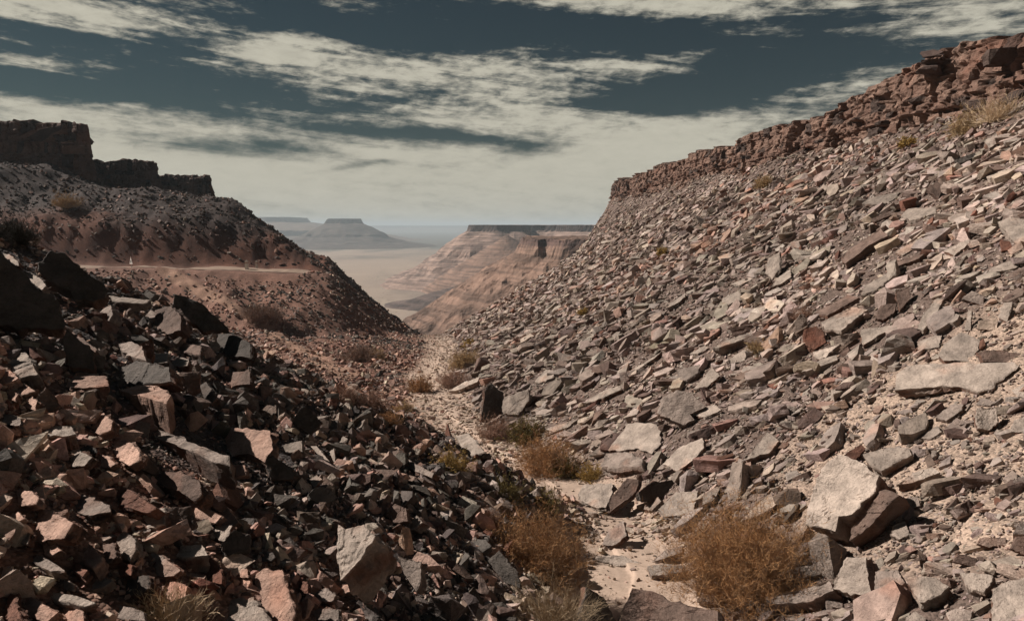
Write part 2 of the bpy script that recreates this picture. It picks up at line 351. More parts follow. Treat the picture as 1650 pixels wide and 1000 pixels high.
# ------------------------------------------------------------------ cliffs: stacked, jointed blocks over a solid core
def cliff(name, path, zb, zt, bw, bh, mat, label=None, core=1.2, tint=((.17, .088, .062), (.27, .17, .125), (.08, .05, .04))):
    path = np.array(path, float); seg = np.linalg.norm(np.diff(path, axis=0), axis=1); Ls = np.concatenate([[0], np.cumsum(seg)]); L = Ls[-1]
    pos, S3, yaw, cols = [], [], [], []
    def at(s): return np.array([np.interp(s, Ls, path[:, 0]), np.interp(s, Ls, path[:, 1])])
    s = 0.
    while s < L:
        w = bw*random.choice([.4, .6, .8, 1.1, 1.5, 2.1]); p = at(min(s+w/2, L)); q = at(min(s+w, L))-at(max(s-.1, 0)); q /= np.linalg.norm(q)+1e-9
        out = np.array([q[1], -q[0]])*-1.                   # left of the path direction = outwards
        z0 = zb(s+w/2)-.5; z1 = zt(s+w/2)+bh*.8*(vnoise(s*.33/bw, .5)+.6*vnoise(s*1.3/bw, 9.))
        bt = 1.7*bw*fbm(s*.2/bw, 2.2)+.25*bw*random.gauss(0, 1)    # buttresses
        z = z0; k = 0
        while z < z1:
            hgt = bh*(.35+1.5*_h(np.int64(int(z/bh*1.3)), np.int64(3), np.int64(11))**1.5)*random.choice([.7, 1, 1.3, 2.2 if w > bw else 1])
            dep = core*random.uniform(.8, 1.5); o = bt+random.gauss(0, .22*bw)-.25*(z-z0)*(.6+.6*vnoise(s*.1, 7))
            pp = p+out*(o-dep*.5+.6*bw); pos.append((pp[0], pp[1], z+hgt/2)); S3.append((w*random.uniform(.95, 1.35), dep, hgt*1.18)); yaw.append(math.atan2(q[1], q[0])+random.gauss(0, .13))
            u = random.random(); v = .5+.5*vnoise(s*.25/bw, z*.8/bh)
            c = np.array(tint[0])*(1-v)+np.array(tint[1])*v
            if u < .22: c = np.array(tint[2])
            cols.append(c*random.uniform(.75, 1.2))
            if z+hgt > z1-1.2*bh or w > 1.2*bw or random.random() < (.96 if z-z0 > .25*(z1-z0) else .7): pos.pop(); S3.pop(); yaw.pop(); cols.pop()
            z += hgt; k += 1
        s += w*.9
    pos = np.array(pos); S3 = np.array(S3); yaw = np.array(yaw); n = len(pos)
    up = np.tile([0, 0, 1.], (n, 1)); R = frames(up, yaw, rng.normal(0, .06, n), rng.normal(0, .06, n))
    V, Fc, cc = merge(RB, rng.integers(0, 44, n), pos, R, S3, np.array(cols))
    # bedrock face: beds split by joints into blocks that stand in and out, rounded back over the top
    hs = np.random.default_rng(int(L*10)); beds = np.cumsum(hs.choice([.5, .7, 1., 1.5, 2.2], 60)*bh*1.1); nb = len(beds)
    ds = bw*.085; m = int(L/ds); rows_ = 58; ss = np.linspace(0, L, m)
    px_ = np.interp(ss, Ls, path[:, 0]); py_ = np.interp(ss, Ls, path[:, 1]); tx = np.gradient(px_); ty = np.gradient(py_); tl = np.hypot(tx, ty); ox, oy = -ty/tl, tx/tl
    k_ = int(bw*4/ds); ox = np.convolve(np.pad(ox, k_, 'edge'), np.ones(2*k_+1)/(2*k_+1), 'valid'); oy = np.convolve(np.pad(oy, k_, 'edge'), np.ones(2*k_+1)/(2*k_+1), 'valid')
    zbs = np.array([zb(q) for q in ss])-1.; zts = np.array([zt(q) for q in ss])+bh*1.1*np.round(2.2*fbm(ss*.25/bw, ss*0+1.))/2.2+.35*bh*fbm(ss*1.5/bw, ss*0+4.)
    hh = np.linspace(0, 1, rows_-8); SS, HH = np.meshgrid(ss, hh); Z = zbs[None]+(zts-zbs)[None]*HH
    zw_ = Z-zbs.min()+.35*bh*fbm(SS*.3/bw, Z*.3/bh, 6.); kb = np.searchsorted(beds, zw_.ravel()).reshape(Z.shape)
    wid = bw*(.35+1.3*_h(kb, kb*0+5, kb*0+9)); sj = SS+.3*bw*fbm(SS*.6/bw, Z*.9/bh, 12.)+wid*_h(kb, kb*0+2, kb*0); cb = np.floor(sj/wid).astype(np.int64); fr = sj/wid-cb
    bx_ = np.floor(SS/(bw*3.1)+.5*fbm(SS*.2/bw, Z*0)).astype(np.int64)
    off = bw*(.62*_h(kb, cb, kb*0+1)+.28*_h(kb, kb*0, kb*0+77)+.9*_h(bx_, bx_*0+3, bx_*0)+.5*fbm(SS*.35/bw, Z*.9/bh, 21.)+1.1*fbm(SS*.16/bw, Z*.1, 2.)+.16*fbm(SS*3/bw, Z*3/bh, 3.))
    edge = np.minimum(fr, 1-fr)*wid/bw; lo = np.concatenate([[0], beds])[np.clip(kb, 0, nb-1)]; eb = np.minimum(zw_-lo, beds[np.clip(kb, 0, nb-1)]-zw_)/bh
    off = off-bw*.32*(1.2*np.exp(-(edge/.05)**2)+.45*np.exp(-(eb/.1)**2))-.22*(Z-zbs[None])
    X_ = px_[None]+ox[None]*off; Y_ = py_[None]+oy[None]*off
    bo = off[-1]; tops = [(X_[-1]-ox*d_, Y_[-1]-oy*d_, Z[-1]+e_+.2*bh*fbm(ss/bw, ss*0+d_, 5.)) for d_, e_ in zip(np.array([.15, .5, 1., 1.6, 2.4, 3.6, 5, 7])*bw, np.array([.12, .2, .15, .1, 0, -.4, -1.2, -3])*bh)]
    X_ = np.concatenate([X_]+[t_[0][None] for t_ in tops]); Y_ = np.concatenate([Y_]+[t_[1][None] for t_ in tops]); Z_ = np.concatenate([Z]+[t_[2][None] for t_ in tops])
    cv = np.stack([X_.ravel(), Y_.ravel(), Z_.ravel()], 1); i0 = (np.arange(rows_-1)[:, None]*m+np.arange(m-1)[None]).ravel()
    f = np.concatenate([np.stack([i0, i0+m, i0+m+1], 1), np.stack([i0, i0+m+1, i0+1], 1)]); kbt = np.concatenate([kb, np.repeat(kb[-1:], 8, 0)]); cbt = np.concatenate([cb, np.repeat(cb[-1:], 8, 0)])
    mixv = (.5*_h(kbt, cbt, cbt*0+31)+.5*_h(kbt, kbt*0, kbt*0+13)).ravel()[:, None]; ccv = np.array(tint[0])*(1-mixv)+np.array(tint[1])*mixv; dkm = (_h(kbt, cbt, cbt*0+57).ravel() < .12)[:, None]; ccv = np.where(dkm, np.array(tint[2]), ccv)
    f = f+len(V); V = np.concatenate([V, cv]); Fc = np.concatenate([Fc, f]); cc = np.concatenate([cc, ccv])
    p = dict(kind='structure')
    return mesh_obj(name, V, Fc, mat, col=cc, **p)
zR = lambda s: 4.1+.012*s
Rtop = lambda s: np.interp(s, [0, 16, 20, 29, 40, 60, 90, 120], [7.5, 7.4, 7.5, 6.85, 7.05, 7.2, 7.6, 8.2])+.2*math.sin(s*.35)
cliff('cliff', [(18.95, 12), (18.6, 30), (19.0, 50), (18.8, 80), (18.9, 110), (19.1, 131), (22, 136)], lambda s: zR(s)-.4, Rtop, .7, .30, M_cliff, tint=((.14, .078, .058), (.24, .16, .125), (.07, .048, .04)))
# cliffs crowning the left mountain: three steps going away
LT = ((.10, .055, .042), (.15, .09, .068), (.05, .034, .03))
cliff('cliff', [(-79, 128), (-68, 113), (-95, 112), (-125, 108)], lambda s: 8.2, lambda s: 16.3+.2*math.sin(s*.3), 1.2, .8, M_farcliff, core=2.4, tint=LT)
cliff('cliff', [(-71.5, 139), (-64, 126), (-72, 125), (-86, 124)], lambda s: 4.6, lambda s: 11.5+.2*math.sin(s*.4), 1.1, .7, M_farcliff, core=2.2, tint=LT)
cliff('cliff', [(-66, 152), (-60.8, 140.5), (-70, 139.5), (-78, 139)], lambda s: 3.8, lambda s: 10.0+.15*math.sin(s*.5), 1.1, .7, M_farcliff, core=2.2, tint=LT)

# ------------------------------------------------------------------ scree
def zone_rocks(x, y, r):
    """for each spot: size px exponent params, max size (m), slabness, colour"""
    n = len(x); xw, zw = wadi(y); d = x-xw; z = base_h(x, y)
    u = rng.random(n); nn = fbm(x*.35, y*.35, 5.)
    right = d > 0
    col = np.zeros((n, 3)); slab = np.zeros(n, bool); mx = np.full(n, .4); keep = np.ones(n); scl = np.ones(n)
    # right slope
    k = right
    pr = np.stack([np.where(u < .68, 0, np.where(u < .73, 3, np.where(u < .93, 5, np.where(u < .985, 2, 4))))], 1)[:, 0]
    pinkish = (fbm(x*.12, y*.06, 31.) > .12)&(y > 34)
    pr = np.where(pinkish & (u > .6), np.where(u > .92, 4, 2), pr)
    col[k] = (PAL[pr]*np.where((pr >= 2) & (pr <= 4), .74, 1.)[:, None])[k]; scl[k] = (1.05-.38*sst(26, 70, y))[k]; slab[k] = rng.random(k.sum()) < .84; mx[k] = 1.15
    patch = sst(.3, -.1, np.hypot((x-9.0)/4.2, (y-10.5)/3.5)-1+.25*nn)
    scl[k] *= (1-.5*patch)[k]
    ch = fbm(y*.28+.06*x, x*.035, 41.); scl = np.where(k, scl*(1+.75*ch+.12*fbm(x*.3, y*.3, 43.)), scl); col = np.where(k[:, None], col*(1-.22*np.clip(fbm(y*.2, x*.05, 47.)*2, -1, 1))[:, None], col)
    top = sst(14, 18, x)*right; mx = np.where(top > .5, .7, mx)
    # near spur
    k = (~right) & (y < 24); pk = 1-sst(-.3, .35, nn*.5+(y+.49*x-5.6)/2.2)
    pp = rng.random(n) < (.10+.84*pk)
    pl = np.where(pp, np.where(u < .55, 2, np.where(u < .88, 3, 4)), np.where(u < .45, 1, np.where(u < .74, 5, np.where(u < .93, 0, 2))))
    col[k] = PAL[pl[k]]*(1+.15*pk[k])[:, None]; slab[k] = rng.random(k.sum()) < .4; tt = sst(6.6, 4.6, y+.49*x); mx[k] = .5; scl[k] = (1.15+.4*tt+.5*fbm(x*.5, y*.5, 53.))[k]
    keep[k] = .95
    # embankment
    k = (~right) & (y >= 24) & (y < 88)
    pe = np.where(u < .22, 4, np.where(u < .6, 2, np.where(u < .75, 5, np.where(u < .88, 3, 0)))); q = fbm(x*.15, y*.15, 12.) > .1
    pe = np.where(q & (u < .55), 1, pe); col[k] = PAL[pe[k]]*(.8+.5*(rng.random(k.sum()) < .3))[:, None]; slab[k] = rng.random(k.sum()) < .5; mx[k] = .55; keep[k] = 1; scl[k] = (.62+.5*np.clip(fbm(x*.2, y*.2, 61.), -.3, 1))[k]
    # mountain behind the road
    k = (~right) & (y >= 88); pm = np.where(u < .35, 1, np.where(u < .7, 5, np.where(u < .82, 2, np.where(u < .92, 0, 4)))); pale = (np.hypot((x+52)/9, (z-0)/3.2) < 1+.3*nn) & (u < .5); pm = np.where(pale, 0, pm)
    col[k] = PAL[pm[k]]*.62; slab[k] = rng.random(k.sum()) < .5; mx[k] = .8; cut = (z < -2.2)&(z > -6)&(x < -27)&(y < 97); keep[k] = np.where(cut, .35, 1.)[k]; scl[k] = .47
    keep[(~right) & (y > 79) & (y < 89) & (x < -25)] = 0
    keep[z < -40] = 0
    # sandy bed
    bed = sst(2.2, .9, np.abs(d)+.7*nn); sandy = np.maximum(sst(1.3, .9, np.hypot((x-2.1)/1.6, (y-11)/1.7)), sst(1.3, .9, np.hypot((x-.9)/1.3, (y-17)/2.2))); keep *= 1-bed*(.15+.75*sandy); scl = scl*(1-.35*bed); col = np.where((bed > .5)[:, None] & (rng.random(n) < .8)[:, None], TAN*.95, col)
    mx = np.where(bed > .5, .3, mx)
    if TRACK is not None: keep = np.where(seg_dist(x, y, TRACK) < .9, keep*.3, keep)
    keep[x > 18.75] = 0
    cl = ((x < -64) & (y > 109)); keep = np.where(cl, keep*.5, keep)
    return col, slab, mx, keep, scl
def scatter(N, smin, seed):
    g = np.random.default_rng(seed); A = np.radians(g.uniform(-48, 50, N)); r = np.exp(g.uniform(math.log(2.3), math.log(190), N))
    x = np.sin(A)*r; y = np.cos(A)*r
    col, slab, mx, keep, scl = zone_rocks(x, y, r)
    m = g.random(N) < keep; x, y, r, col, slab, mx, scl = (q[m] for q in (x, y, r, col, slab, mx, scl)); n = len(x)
    s = smin*(1-g.random(n))**(-1/1.75)*scl; size = np.minimum(s*r/F, mx*g.uniform(.6, 1., n)); size = np.maximum(size, .02)
    N3 = normal(x, y); right = x > wadi(y)[0]
    down = np.arctan2(N3[:, 1], N3[:, 0])
    yaw = np.where(right, np.pi+g.normal(.3, .55, n), g.uniform(0, 6.28, n))
    R = frames(N3, yaw, g.normal(.14, .27, n)*np.where(right, 1, 1.5), g.normal(0, .26, n)*np.where(right, 1, 1.6))
    Wd = size*np.where(right, g.uniform(.32, .72, n), g.uniform(.42, .85, n)); T = np.where(slab, size*g.uniform(.14, .36, n), size*g.uniform(.45, .8, n))
    z = H(x, y, False)+T*g.uniform(-.08, .45, n)
    col = col*g.uniform(.78, 1.22, (n, 1))*g.uniform(.95, 1.05, (n, 3))
    pid = np.where(slab, g.integers(0, 32, n), 32+g.integers(0, 32, n))
    return dict(pos=np.stack([x, y, z], 1), S3=np.stack([size, Wd, T], 1), R=R, col=col, pid=pid, r=r, px=size*F/r, slab=slab)
PR = SL+BL
# --- traced and picked single rocks come from here
def refine(V, Fc, seed, cuts, amp, strata=.0):
    bm = bmesh.new(); vs = [bm.verts.new(p) for p in V]
    for f in Fc: bm.faces.new([vs[i] for i in f])
    bmesh.ops.subdivide_edges(bm, edges=bm.edges, cuts=cuts, use_grid_fill=True)
    bm.normal_update(); bmesh.ops.triangulate(bm, faces=bm.faces)
    P = np.array([v.co[:] for v in bm.verts]); N = np.array([v.normal[:] for v in bm.verts]); T = np.array([[v.index for v in f.verts] for f in bm.faces]); bm.free()
    s = np.linalg.norm(P.max(0)-P.min(0)); q = P/s*4+seed*3.7
    dsp = fbm(q[:, 0], q[:, 1], q[:, 2], 4)*amp*s
    led = np.round(fbm(q[:, 0]*.8+3, q[:, 1]*.8, q[:, 2]*2.5, 2)*5)/5*amp*1.3*s
    P = P+N*(dsp+led)[:, None]
    j = np.stack([vnoise(q[:, 0]*3, q[:, 1]*3, q[:, 2]*3+k*11.) for k in range(3)], 1)*amp*.45*s
    return P+j, T
def bake(name, rec, i, cuts):
    V, Fc = PR[rec['pid'][i]]; W = V*rec['S3'][i]
    W, Fc = refine(W, Fc, float(i%97)+.3, cuts, .022)
    W = W@rec['R'][i].T
    n = np.cross(W[Fc[:, 1]]-W[Fc[:, 0]], W[Fc[:, 2]]-W[Fc[:, 0]])
    c = np.tile(rec['col'][i], (len(W), 1))
    o = mesh_obj(name, W, Fc, M_rock, col=c); o.location = rec['pos'][i]; return o
def visible(p):
    ts = np.linspace(.12, .97, 70); q = p+np.array([0, 0, .12]); g = H(q[0]*ts, q[1]*ts, False); return bool(np.all(q[2]*ts > g-.05))
def project(p):
    c, s = math.cos(PITCH), math.sin(PITCH); f = p[1]*c-p[2]*s; up = p[1]*s+p[2]*c
    return 825+F*p[0]/f, 500-F*up/f
HERO = []                                                   # (u, v, radius px) of traced rocks, filled below
HERO_TEXT = '''
d D 40 .9|-45,398 0,403 8,413 30,432 50,455 68,471 90,475 105,520 102,528 32,530 10,524 -45,515|huge black boulder filling the left edge of the slope|black boulder at the left edge
w S 6 1|1,405 15,410 29,421 30,428 22,426 12,420|small pale slab on the upper shoulder of the huge black boulder
w S 6 1|35,437 48,438 75,456 75,460 67,467 45,450|long pale slab lying down the side of the huge black boulder
w F 6 1|67,470 78,454 100,457 119,462 92,472|pointed pale flat slab at the foot of the huge black boulder
d D 40 .9|61,425 82,404 105,408 130,432 170,458 174,475 150,487 120,482 110,465 75,452 62,435|large black sloping boulder below the red road cutting|black sloping boulder
w F 12 .95|148,478 175,477 225,483 245,483 230,489 180,487 147,486|long flat pale-topped slab right of the black sloping boulder|long pale-topped slab
g S 16 1.1|157,507 165,499 178,491 182,505 175,518|
b V 20 1|250,500 275,492 290,508 291,532 270,538 251,525|rough upright grey-brown block beside the dark ridge boulder|upright grey-brown block
d D 24 .9|282,474 304,479 325,490 370,530 332,533 295,512 278,495|long black boulder with a pale end on the ridge|black ridge boulder
d V 26 1|195,592 220,581 240,583 270,592 278,615 240,618 198,620 194,615|big smooth dark grey wedge above the square pink boulder|dark grey wedge boulder
p F 62 .9|192,628 225,620 255,620 278,638 268,650 228,638 205,632|big square pink-topped boulder with a red side|square pink-topped boulder
p F 14 .95|75,617 108,601 140,600 172,607 176,622 140,624 95,623|long flat pink-white slab overhanging a dark hollow|long pink-white slab
w R 25 1.05|12,588 25,568 42,568 52,585 60,602 32,608|
p R 12 1|-5,590 15,595 29,608 15,617 -5,622|
r D 12 1|225,555 245,545 248,572 240,585|
g R 22 1|191,554 212,550 227,556 238,583 215,575 197,567|
w F 6 1|245,569 271,569 270,584 245,585|
w R 15 1|271,585 292,575 304,578 302,588 288,590|
b D 16 1|290,600 322,599 322,625 305,632 290,615|brown square block with an orange spot on its shaded face|brown square block
d D 18 1|100,550 108,530 150,565 152,595 112,590|
b R 6 1|108,530 118,535 155,562 152,566 125,552|
d V 14 1|350,537 370,537 402,552 402,575 370,573 350,555|
b V 12 1|350,612 375,600 402,595 402,618 362,622|
d V 8 1|322,620 332,615 348,640 340,652 328,640|
b R 12 1|285,553 325,557 322,572 290,566|
p R 6 1|15,618 35,616 57,630 35,637 17,627|
w F 24 1|65,698 78,686 114,686 122,698 110,702 86,701 68,703|rounded pale-topped stone with a black underside|round pale-topped stone
p V 14 1|128,680 152,662 166,666 182,678 178,692 160,700 148,692|
p V 16 1.05|158,720 174,709 192,708 212,714 226,730 224,740 208,750 192,740 180,732|large knobbly pink stone beside the long grey beam slab|large knobbly pink stone
g R 48 .97|220,688 250,690 300,708 368,735 370,750 340,742 290,718 240,702|very long grey beam-like slab with a black shaded side|long beam slab
w V 10 1|95,732 112,725 128,726 148,736 136,750 112,752 98,740|
d F 8 1|109,716 140,716 155,723 154,730 128,726 109,723|
p V 10 1|156,730 172,734 186,746 176,754 160,750|
b D 12 1|60,640 74,623 88,638 96,652 80,665 62,655|
p V 10 1|30,638 48,636 60,646 58,662 40,656 30,650|
p V 8 1|2,634 14,625 28,634 24,646 8,644|
g R 14 1|-4,662 16,668 34,674 32,685 14,684 -3,678|
p V 10 1|-6,712 12,720 24,732 16,746 -6,748|
g F 14 1|20,756 36,746 56,743 42,755 24,761|
g F 16 1|78,756 104,746 104,752 82,762|
p F 8 1|174,667 200,668 214,678 205,680 180,672|
b D 12 1|228,728 240,736 254,754 250,764 228,756 212,746|
w V 8 1|180,754 192,749 194,758 182,770 178,764|
b V 26 1.05|245,772 262,758 291,760 322,775 325,796 313,808 291,792 262,782|hexagonal pink-brown block under the long grey beam slab|hexagonal pink-brown block
r V 22 1|180,803 194,784 212,790 252,817 240,826 205,818 182,812|
g R 18 1|92,808 119,788 145,801 177,813 177,823 145,830 104,820|ribbed grey stone with wavy ridges on its top|ribbed grey stone
p V 22 1.05|36,816 48,808 82,823 119,842 104,867 48,874 46,842|big leaning pink slab with a ribbed face|big leaning pink slab
p R 18 1|104,867 119,847 131,862 165,896 167,905 150,916 116,891|
p V 14 1|-4,799 24,789 48,789 63,801 58,812 36,815 14,811|
p V 8 1|-4,830 29,825 39,835 19,844 -3,842|
w V 10 1|19,859 39,852 48,859 46,881 29,874|
g R 16 1|22,874 41,879 70,896 104,918 82,920 44,903 27,888|
p V 10 1|56,879 82,869 97,886 80,896 63,891|
r R 16 1|92,893 107,893 141,918 133,928 102,906|
w V 14 1|187,867 199,856 218,867 219,888 208,903 194,896|
b V 12 1|155,879 184,874 187,896 170,910 160,896|
w F 6 1|143,873 179,858 187,863 155,875|
w S 14 1|227,850 238,825 267,817 264,845 235,851|
b D 16 1|267,818 308,815 318,845 303,857 262,850|dark brown block with an orange broken side|orange-sided brown block
p V 12 1|300,806 356,830 347,842 315,835 308,818|
p V 12 1|347,847 366,816 385,842 373,847|
w V 10 1|342,862 347,846 374,846 364,875|
w F 28 1|284,896 291,879 325,876 335,893 300,897|white flat-topped block with a red-brown front|white flat-topped block
g V 12 1|235,927 240,886 262,896 291,918 279,927|
r V 10 1|179,915 192,905 213,910 211,927 194,927|
w R 14 1|128,947 165,927 182,935 165,946 150,949|
w F 16 .97|22,949 78,951 131,961 155,971 136,976 56,960 27,957|long cream slab near the bottom left corner|long cream slab
p V 12 1|24,964 51,961 92,985 73,1003 39,988|
p V 12 1|96,993 104,970 133,985 136,1003 98,1003|
g R 8 1|155,961 233,985 233,1000 165,993|
p V 14 1|252,961 276,930 301,944 296,966 257,971|
d V 14 1|185,932 238,927 240,947 223,961 189,951|
r V 14 1|-6,954 15,951 24,971 41,1004 -6,1004|
w V 10 1|-6,908 24,918 24,937 -6,937|
w V 8 1|91,947 99,930 119,942 116,951|
r V 12 1|318,918 339,898 356,918 358,940 332,935|
w F 6 1|291,918 332,927 327,933 293,925|
p V 8 1|371,920 398,915 400,930 378,930|
w S 95 .96|545,844 557,851 585,844 604,863 580,902 548,932 543,895|tall pale wedge boulder with a black right side|tall pale wedge boulder
p V 18 1|410,926 426,914 440,920 454,918 475,986 471,1004 415,1004|upright pink grooved slab at the bottom of the photo|upright pink grooved slab
w F 10 1|317,985 363,965 408,961 440,1004 310,1004|
p V 16 1.05|352,720 373,688 400,690 436,695 440,723 426,744 401,730 370,737|lumpy pale pink stone right of the long grey beam slab's end|lumpy pale pink stone
w S 4 1|500,718 510,718 531,743 517,737|
w S 4 1|527,730 538,722 540,744 533,744|
w V 8 1|440,725 461,715 487,709 487,727 454,729|
d D 16 1|426,741 440,734 473,755 473,772 436,772|
w S 6 1|498,772 510,765 519,771 506,785|
p V 10 1|372,748 394,748 396,765 375,770|
g S 5 1|645,739 657,739 699,762 695,769 650,750|
w S 18 1|655,853 664,838 671,830 680,841 667,852|
p V 12 1|536,942 576,939 582,947 545,958|
d D 10 1|470,680 489,650 518,680 500,700|
d D 26 1|356,877 377,853 405,863 401,888 363,895|
g V 10 1|495,998 510,979 545,982 545,1004 497,1004|
g V 10 1|503,954 524,947 541,958 534,968 506,968|
r V 8 1|477,934 496,937 496,958 480,960|
g V 26 1|640,895 678,905 678,940 671,954 650,923|
b V 16 1|624,825 636,811 653,818 657,839 636,842|
d V 12 1|786,903 804,886 834,921 839,947 808,934|dark grey pointed stone touching the left side of the big thorny bush
d D 20 1|945,945 975,965 995,1004 935,1004|
b R 40 1|997,988 1019,947 1055,952 1079,967 1155,984 1157,1000 1120,1010 1002,1010|broad brown-grey boulder on the sand at the bottom edge|broad bottom boulder
w F 14 .9|1043,911 1070,908 1108,911 1111,918 1075,925 1050,926|flat pale slab lying on the edge of the sand|flat slab on the sand
g R 10 1|1048,906 1070,887 1099,878 1099,889 1084,894|
w F 4 .95|958,895 1002,894 1031,906 1016,911 963,901|
g R 14 1|1123,967 1133,942 1164,945 1172,957 1162,970 1138,972|
t V 8 1|1119,930 1135,928 1133,945 1123,959|
g R 10 1|970,876 980,855 1004,838 1009,862 992,877 980,879|smooth grey slab tilting out of the sand|tilted grey slab in the sand
w R 12 1|932,797 938,780 987,778 985,797 975,817 957,817 935,805|broad pale flat-faced boulder beside the sandy bed|broad pale boulder by the sandy bed
b V 14 1.05|975,822 985,800 1010,770 1030,772 1025,792 1000,812 980,826|long pinkish brown boulder leaning on the broad pale boulder|pinkish brown leaning boulder
g V 14 1|1060,665 1067,640 1090,629 1115,632 1137,655 1112,667 1120,677 1100,685|large squarish grey slab standing on the right slope|large squarish grey slab
w R 8 1|1112,667 1152,650 1162,660 1135,672|
w R 8 1|980,725 1012,682 1050,680 1062,690 1065,715 1050,730 1025,722 1000,725|broad pale cracked slab above the dark overhanging boulder|broad cracked slab
g R 24 1|970,750 975,730 1010,727 1037,740 1035,755 1012,752 990,755|dark overhanging boulder with a pale cap|dark overhanging boulder
w R 8 1|1067,747 1095,720 1132,705 1135,720 1117,740 1092,758|
w R 14 1|1202,740 1215,722 1237,695 1255,710 1240,728 1210,738|pointed pale slab with a black shadow beneath|pointed pale slab
w S 6 1|1117,627 1147,592 1160,605 1140,622|
g R 14 1|1090,612 1092,595 1127,587 1125,600 1107,612|
d D 10 1|1030,792 1050,777 1092,772 1075,792 1060,807 1032,805|
w R 10 1|1037,820 1040,810 1060,800 1065,807 1050,822|
w R 10 1|1060,820 1090,792 1125,790 1115,828 1070,832|
t R 14 1|1200,832 1237,797 1260,805 1232,825 1210,835|
d D 10 1|775,676 782,624 791,618 811,633 808,663 793,674|tall black standing stone at the foot of the right slope|black standing stone
w V 12 1|808,655 812,640 852,626 853,645 835,668 812,666|squarish pale block right of the black standing stone|pale block beside the standing stone
w R 8 1|722,630 745,617 773,607 769,615 738,628|
r V 4 1|716,701 721,681 726,703|small red pointed stone upright in the sandy bed|red pointed stone
w R 4 1|734,701 755,698 780,727 760,734 745,721|
w R 6 1|861,615 879,595 896,597 890,608 870,616|
w R 6 1|940,648 975,628 1000,621 1000,628 958,646|
w R 6 1|870,692 903,683 942,670 914,688 892,696|
w S 60 .95|1298,845 1300,815 1307,795 1322,755 1350,732 1390,745 1415,765 1405,795 1371,826 1350,833 1345,856|largest boulder of the right slope with a broad smooth pale face|largest pale boulder
b S 34 .95|1418,790 1432,788 1449,798 1420,826 1400,850 1370,870 1372,850 1395,825|dark layered block tucked against the largest pale boulder
w R 24 1|1390,730 1435,720 1465,722 1470,732 1420,758 1400,747|pale block with a black front above the largest pale boulder|black-fronted pale block
w R 20 .95|1445,780 1475,760 1502,752 1515,760 1485,772 1465,778|pale slab with a red-brown edge right of the black-fronted block|red-edged pale slab
r V 10 1|1357,735 1387,715 1395,722 1375,745|
w R 20 .95|1443,627 1446,602 1465,590 1500,584 1632,584 1640,590 1600,622 1577,632 1545,622 1475,624|huge long pale slab with a dark undercut edge|huge long pale slab
w R 8 1|1511,571 1522,554 1549,534 1579,547 1577,563 1560,582 1520,580|broad pale plate just above the huge long pale slab|broad pale plate
b V 8 1|1575,567 1590,564 1660,570 1660,584 1585,582|log-shaped dark brown rock at the right edge above the slab|log-shaped brown rock
w V 14 1|1570,672 1575,657 1605,657 1608,680 1595,693 1575,690|boxy white stone below the huge long pale slab|boxy white stone
g R 10 1|1507,672 1532,651 1552,651 1550,660 1525,677|
g R 6 1|1572,652 1582,640 1605,647 1595,653|
w R 6 1|1482,705 1510,685 1517,695 1500,707|
w R 8 1|1625,695 1635,677 1658,668 1658,696|
w R 8 1|1630,628 1658,614 1658,640 1640,638|
w R 10 .97|1235,930 1298,910 1349,905 1340,918 1313,928 1250,935|thin pale layer on top of a layered rock by the wide bush|thin pale layered slab
g R 34 1|1232,960 1270,953 1315,943 1335,935 1342,950 1300,970 1235,972|layered block with a red-streaked front under the thin slab|red-streaked layered block
w S 36 1|1342,947 1349,925 1364,896 1395,898 1398,925 1403,955 1371,957|tall cracked pale block with a red-brown base|tall cracked pale block
g R 30 1|1410,920 1446,918 1458,938 1428,958 1408,958|
w R 30 1|1461,935 1478,927 1507,930 1529,945 1517,958 1492,968 1482,970|rounded grey block with curved layers in the bottom row|curved-layer grey block
w R 24 1|1546,921 1577,923 1600,926 1600,935 1585,953 1562,948|
w R 15 1|1600,950 1625,935 1658,928 1658,1004 1597,1004|big pale flat-faced block in the bottom right corner|bottom right corner block
g R 14 1|1524,986 1541,979 1567,984 1563,1002 1530,1002|
w R 8 1|1456,996 1475,984 1492,996 1490,1006 1458,1006|
w R 12 1|1434,860 1441,845 1458,839 1466,860 1449,868|
g V 8 1|1575,875 1582,865 1621,866 1621,877 1594,881|
b V 8 1|1536,904 1543,891 1575,899 1572,913|
b V 8 1|1628,882 1638,865 1658,862 1658,897|
g R 8 1|1458,802 1478,799 1483,814 1463,819|
w S 4 1|1233,438 1238,416 1256,406 1257,432 1244,450|
w R 8 1|1243,462 1252,448 1276,430 1274,446 1260,456|
w R 5 1|1162,494 1166,480 1192,467 1193,482 1174,490|
w R 5 1|1070,500 1080,488 1114,462 1104,478 1092,488|
w R 26 .95|1148,560 1170,548 1210,536 1212,542 1180,552 1158,560|long pale-edged slab roofing a black hollow mid slope|slab over the black hollow
w R 5 1|1170,582 1206,558 1200,580 1184,584|
w R 4 1|1110,570 1136,556 1142,560 1124,570|
w R 4 1|1176,458 1212,444 1214,448 1192,460|
w R 4 1|1014,598 1066,566 1058,574 1026,596|
w R 22 1|1323,519 1373,494 1397,499 1355,532 1329,530|long pale block with a black side mid way up the slope|long black-sided block
b R 12 1|1313,503 1366,475 1384,479 1333,508|
w R 8 1|1386,538 1388,530 1443,523 1423,536 1390,556|
w R 12 1|1309,567 1353,554 1335,569 1331,576 1315,577|
w R 6 1|1476,563 1482,549 1518,536 1513,560|
w R 12 1|1478,530 1489,503 1511,479 1520,483 1507,508 1487,532|
w R 5 1|1388,475 1395,459 1443,433 1441,444 1410,468|
b R 10 1|1432,426 1491,406 1480,417 1445,429|
w R 9 1|1588,442 1597,431 1658,408 1639,431 1608,437|
g V 6 1|1549,481 1566,468 1586,477 1584,492|
w R 5 1|1520,404 1562,384 1562,391 1538,411|
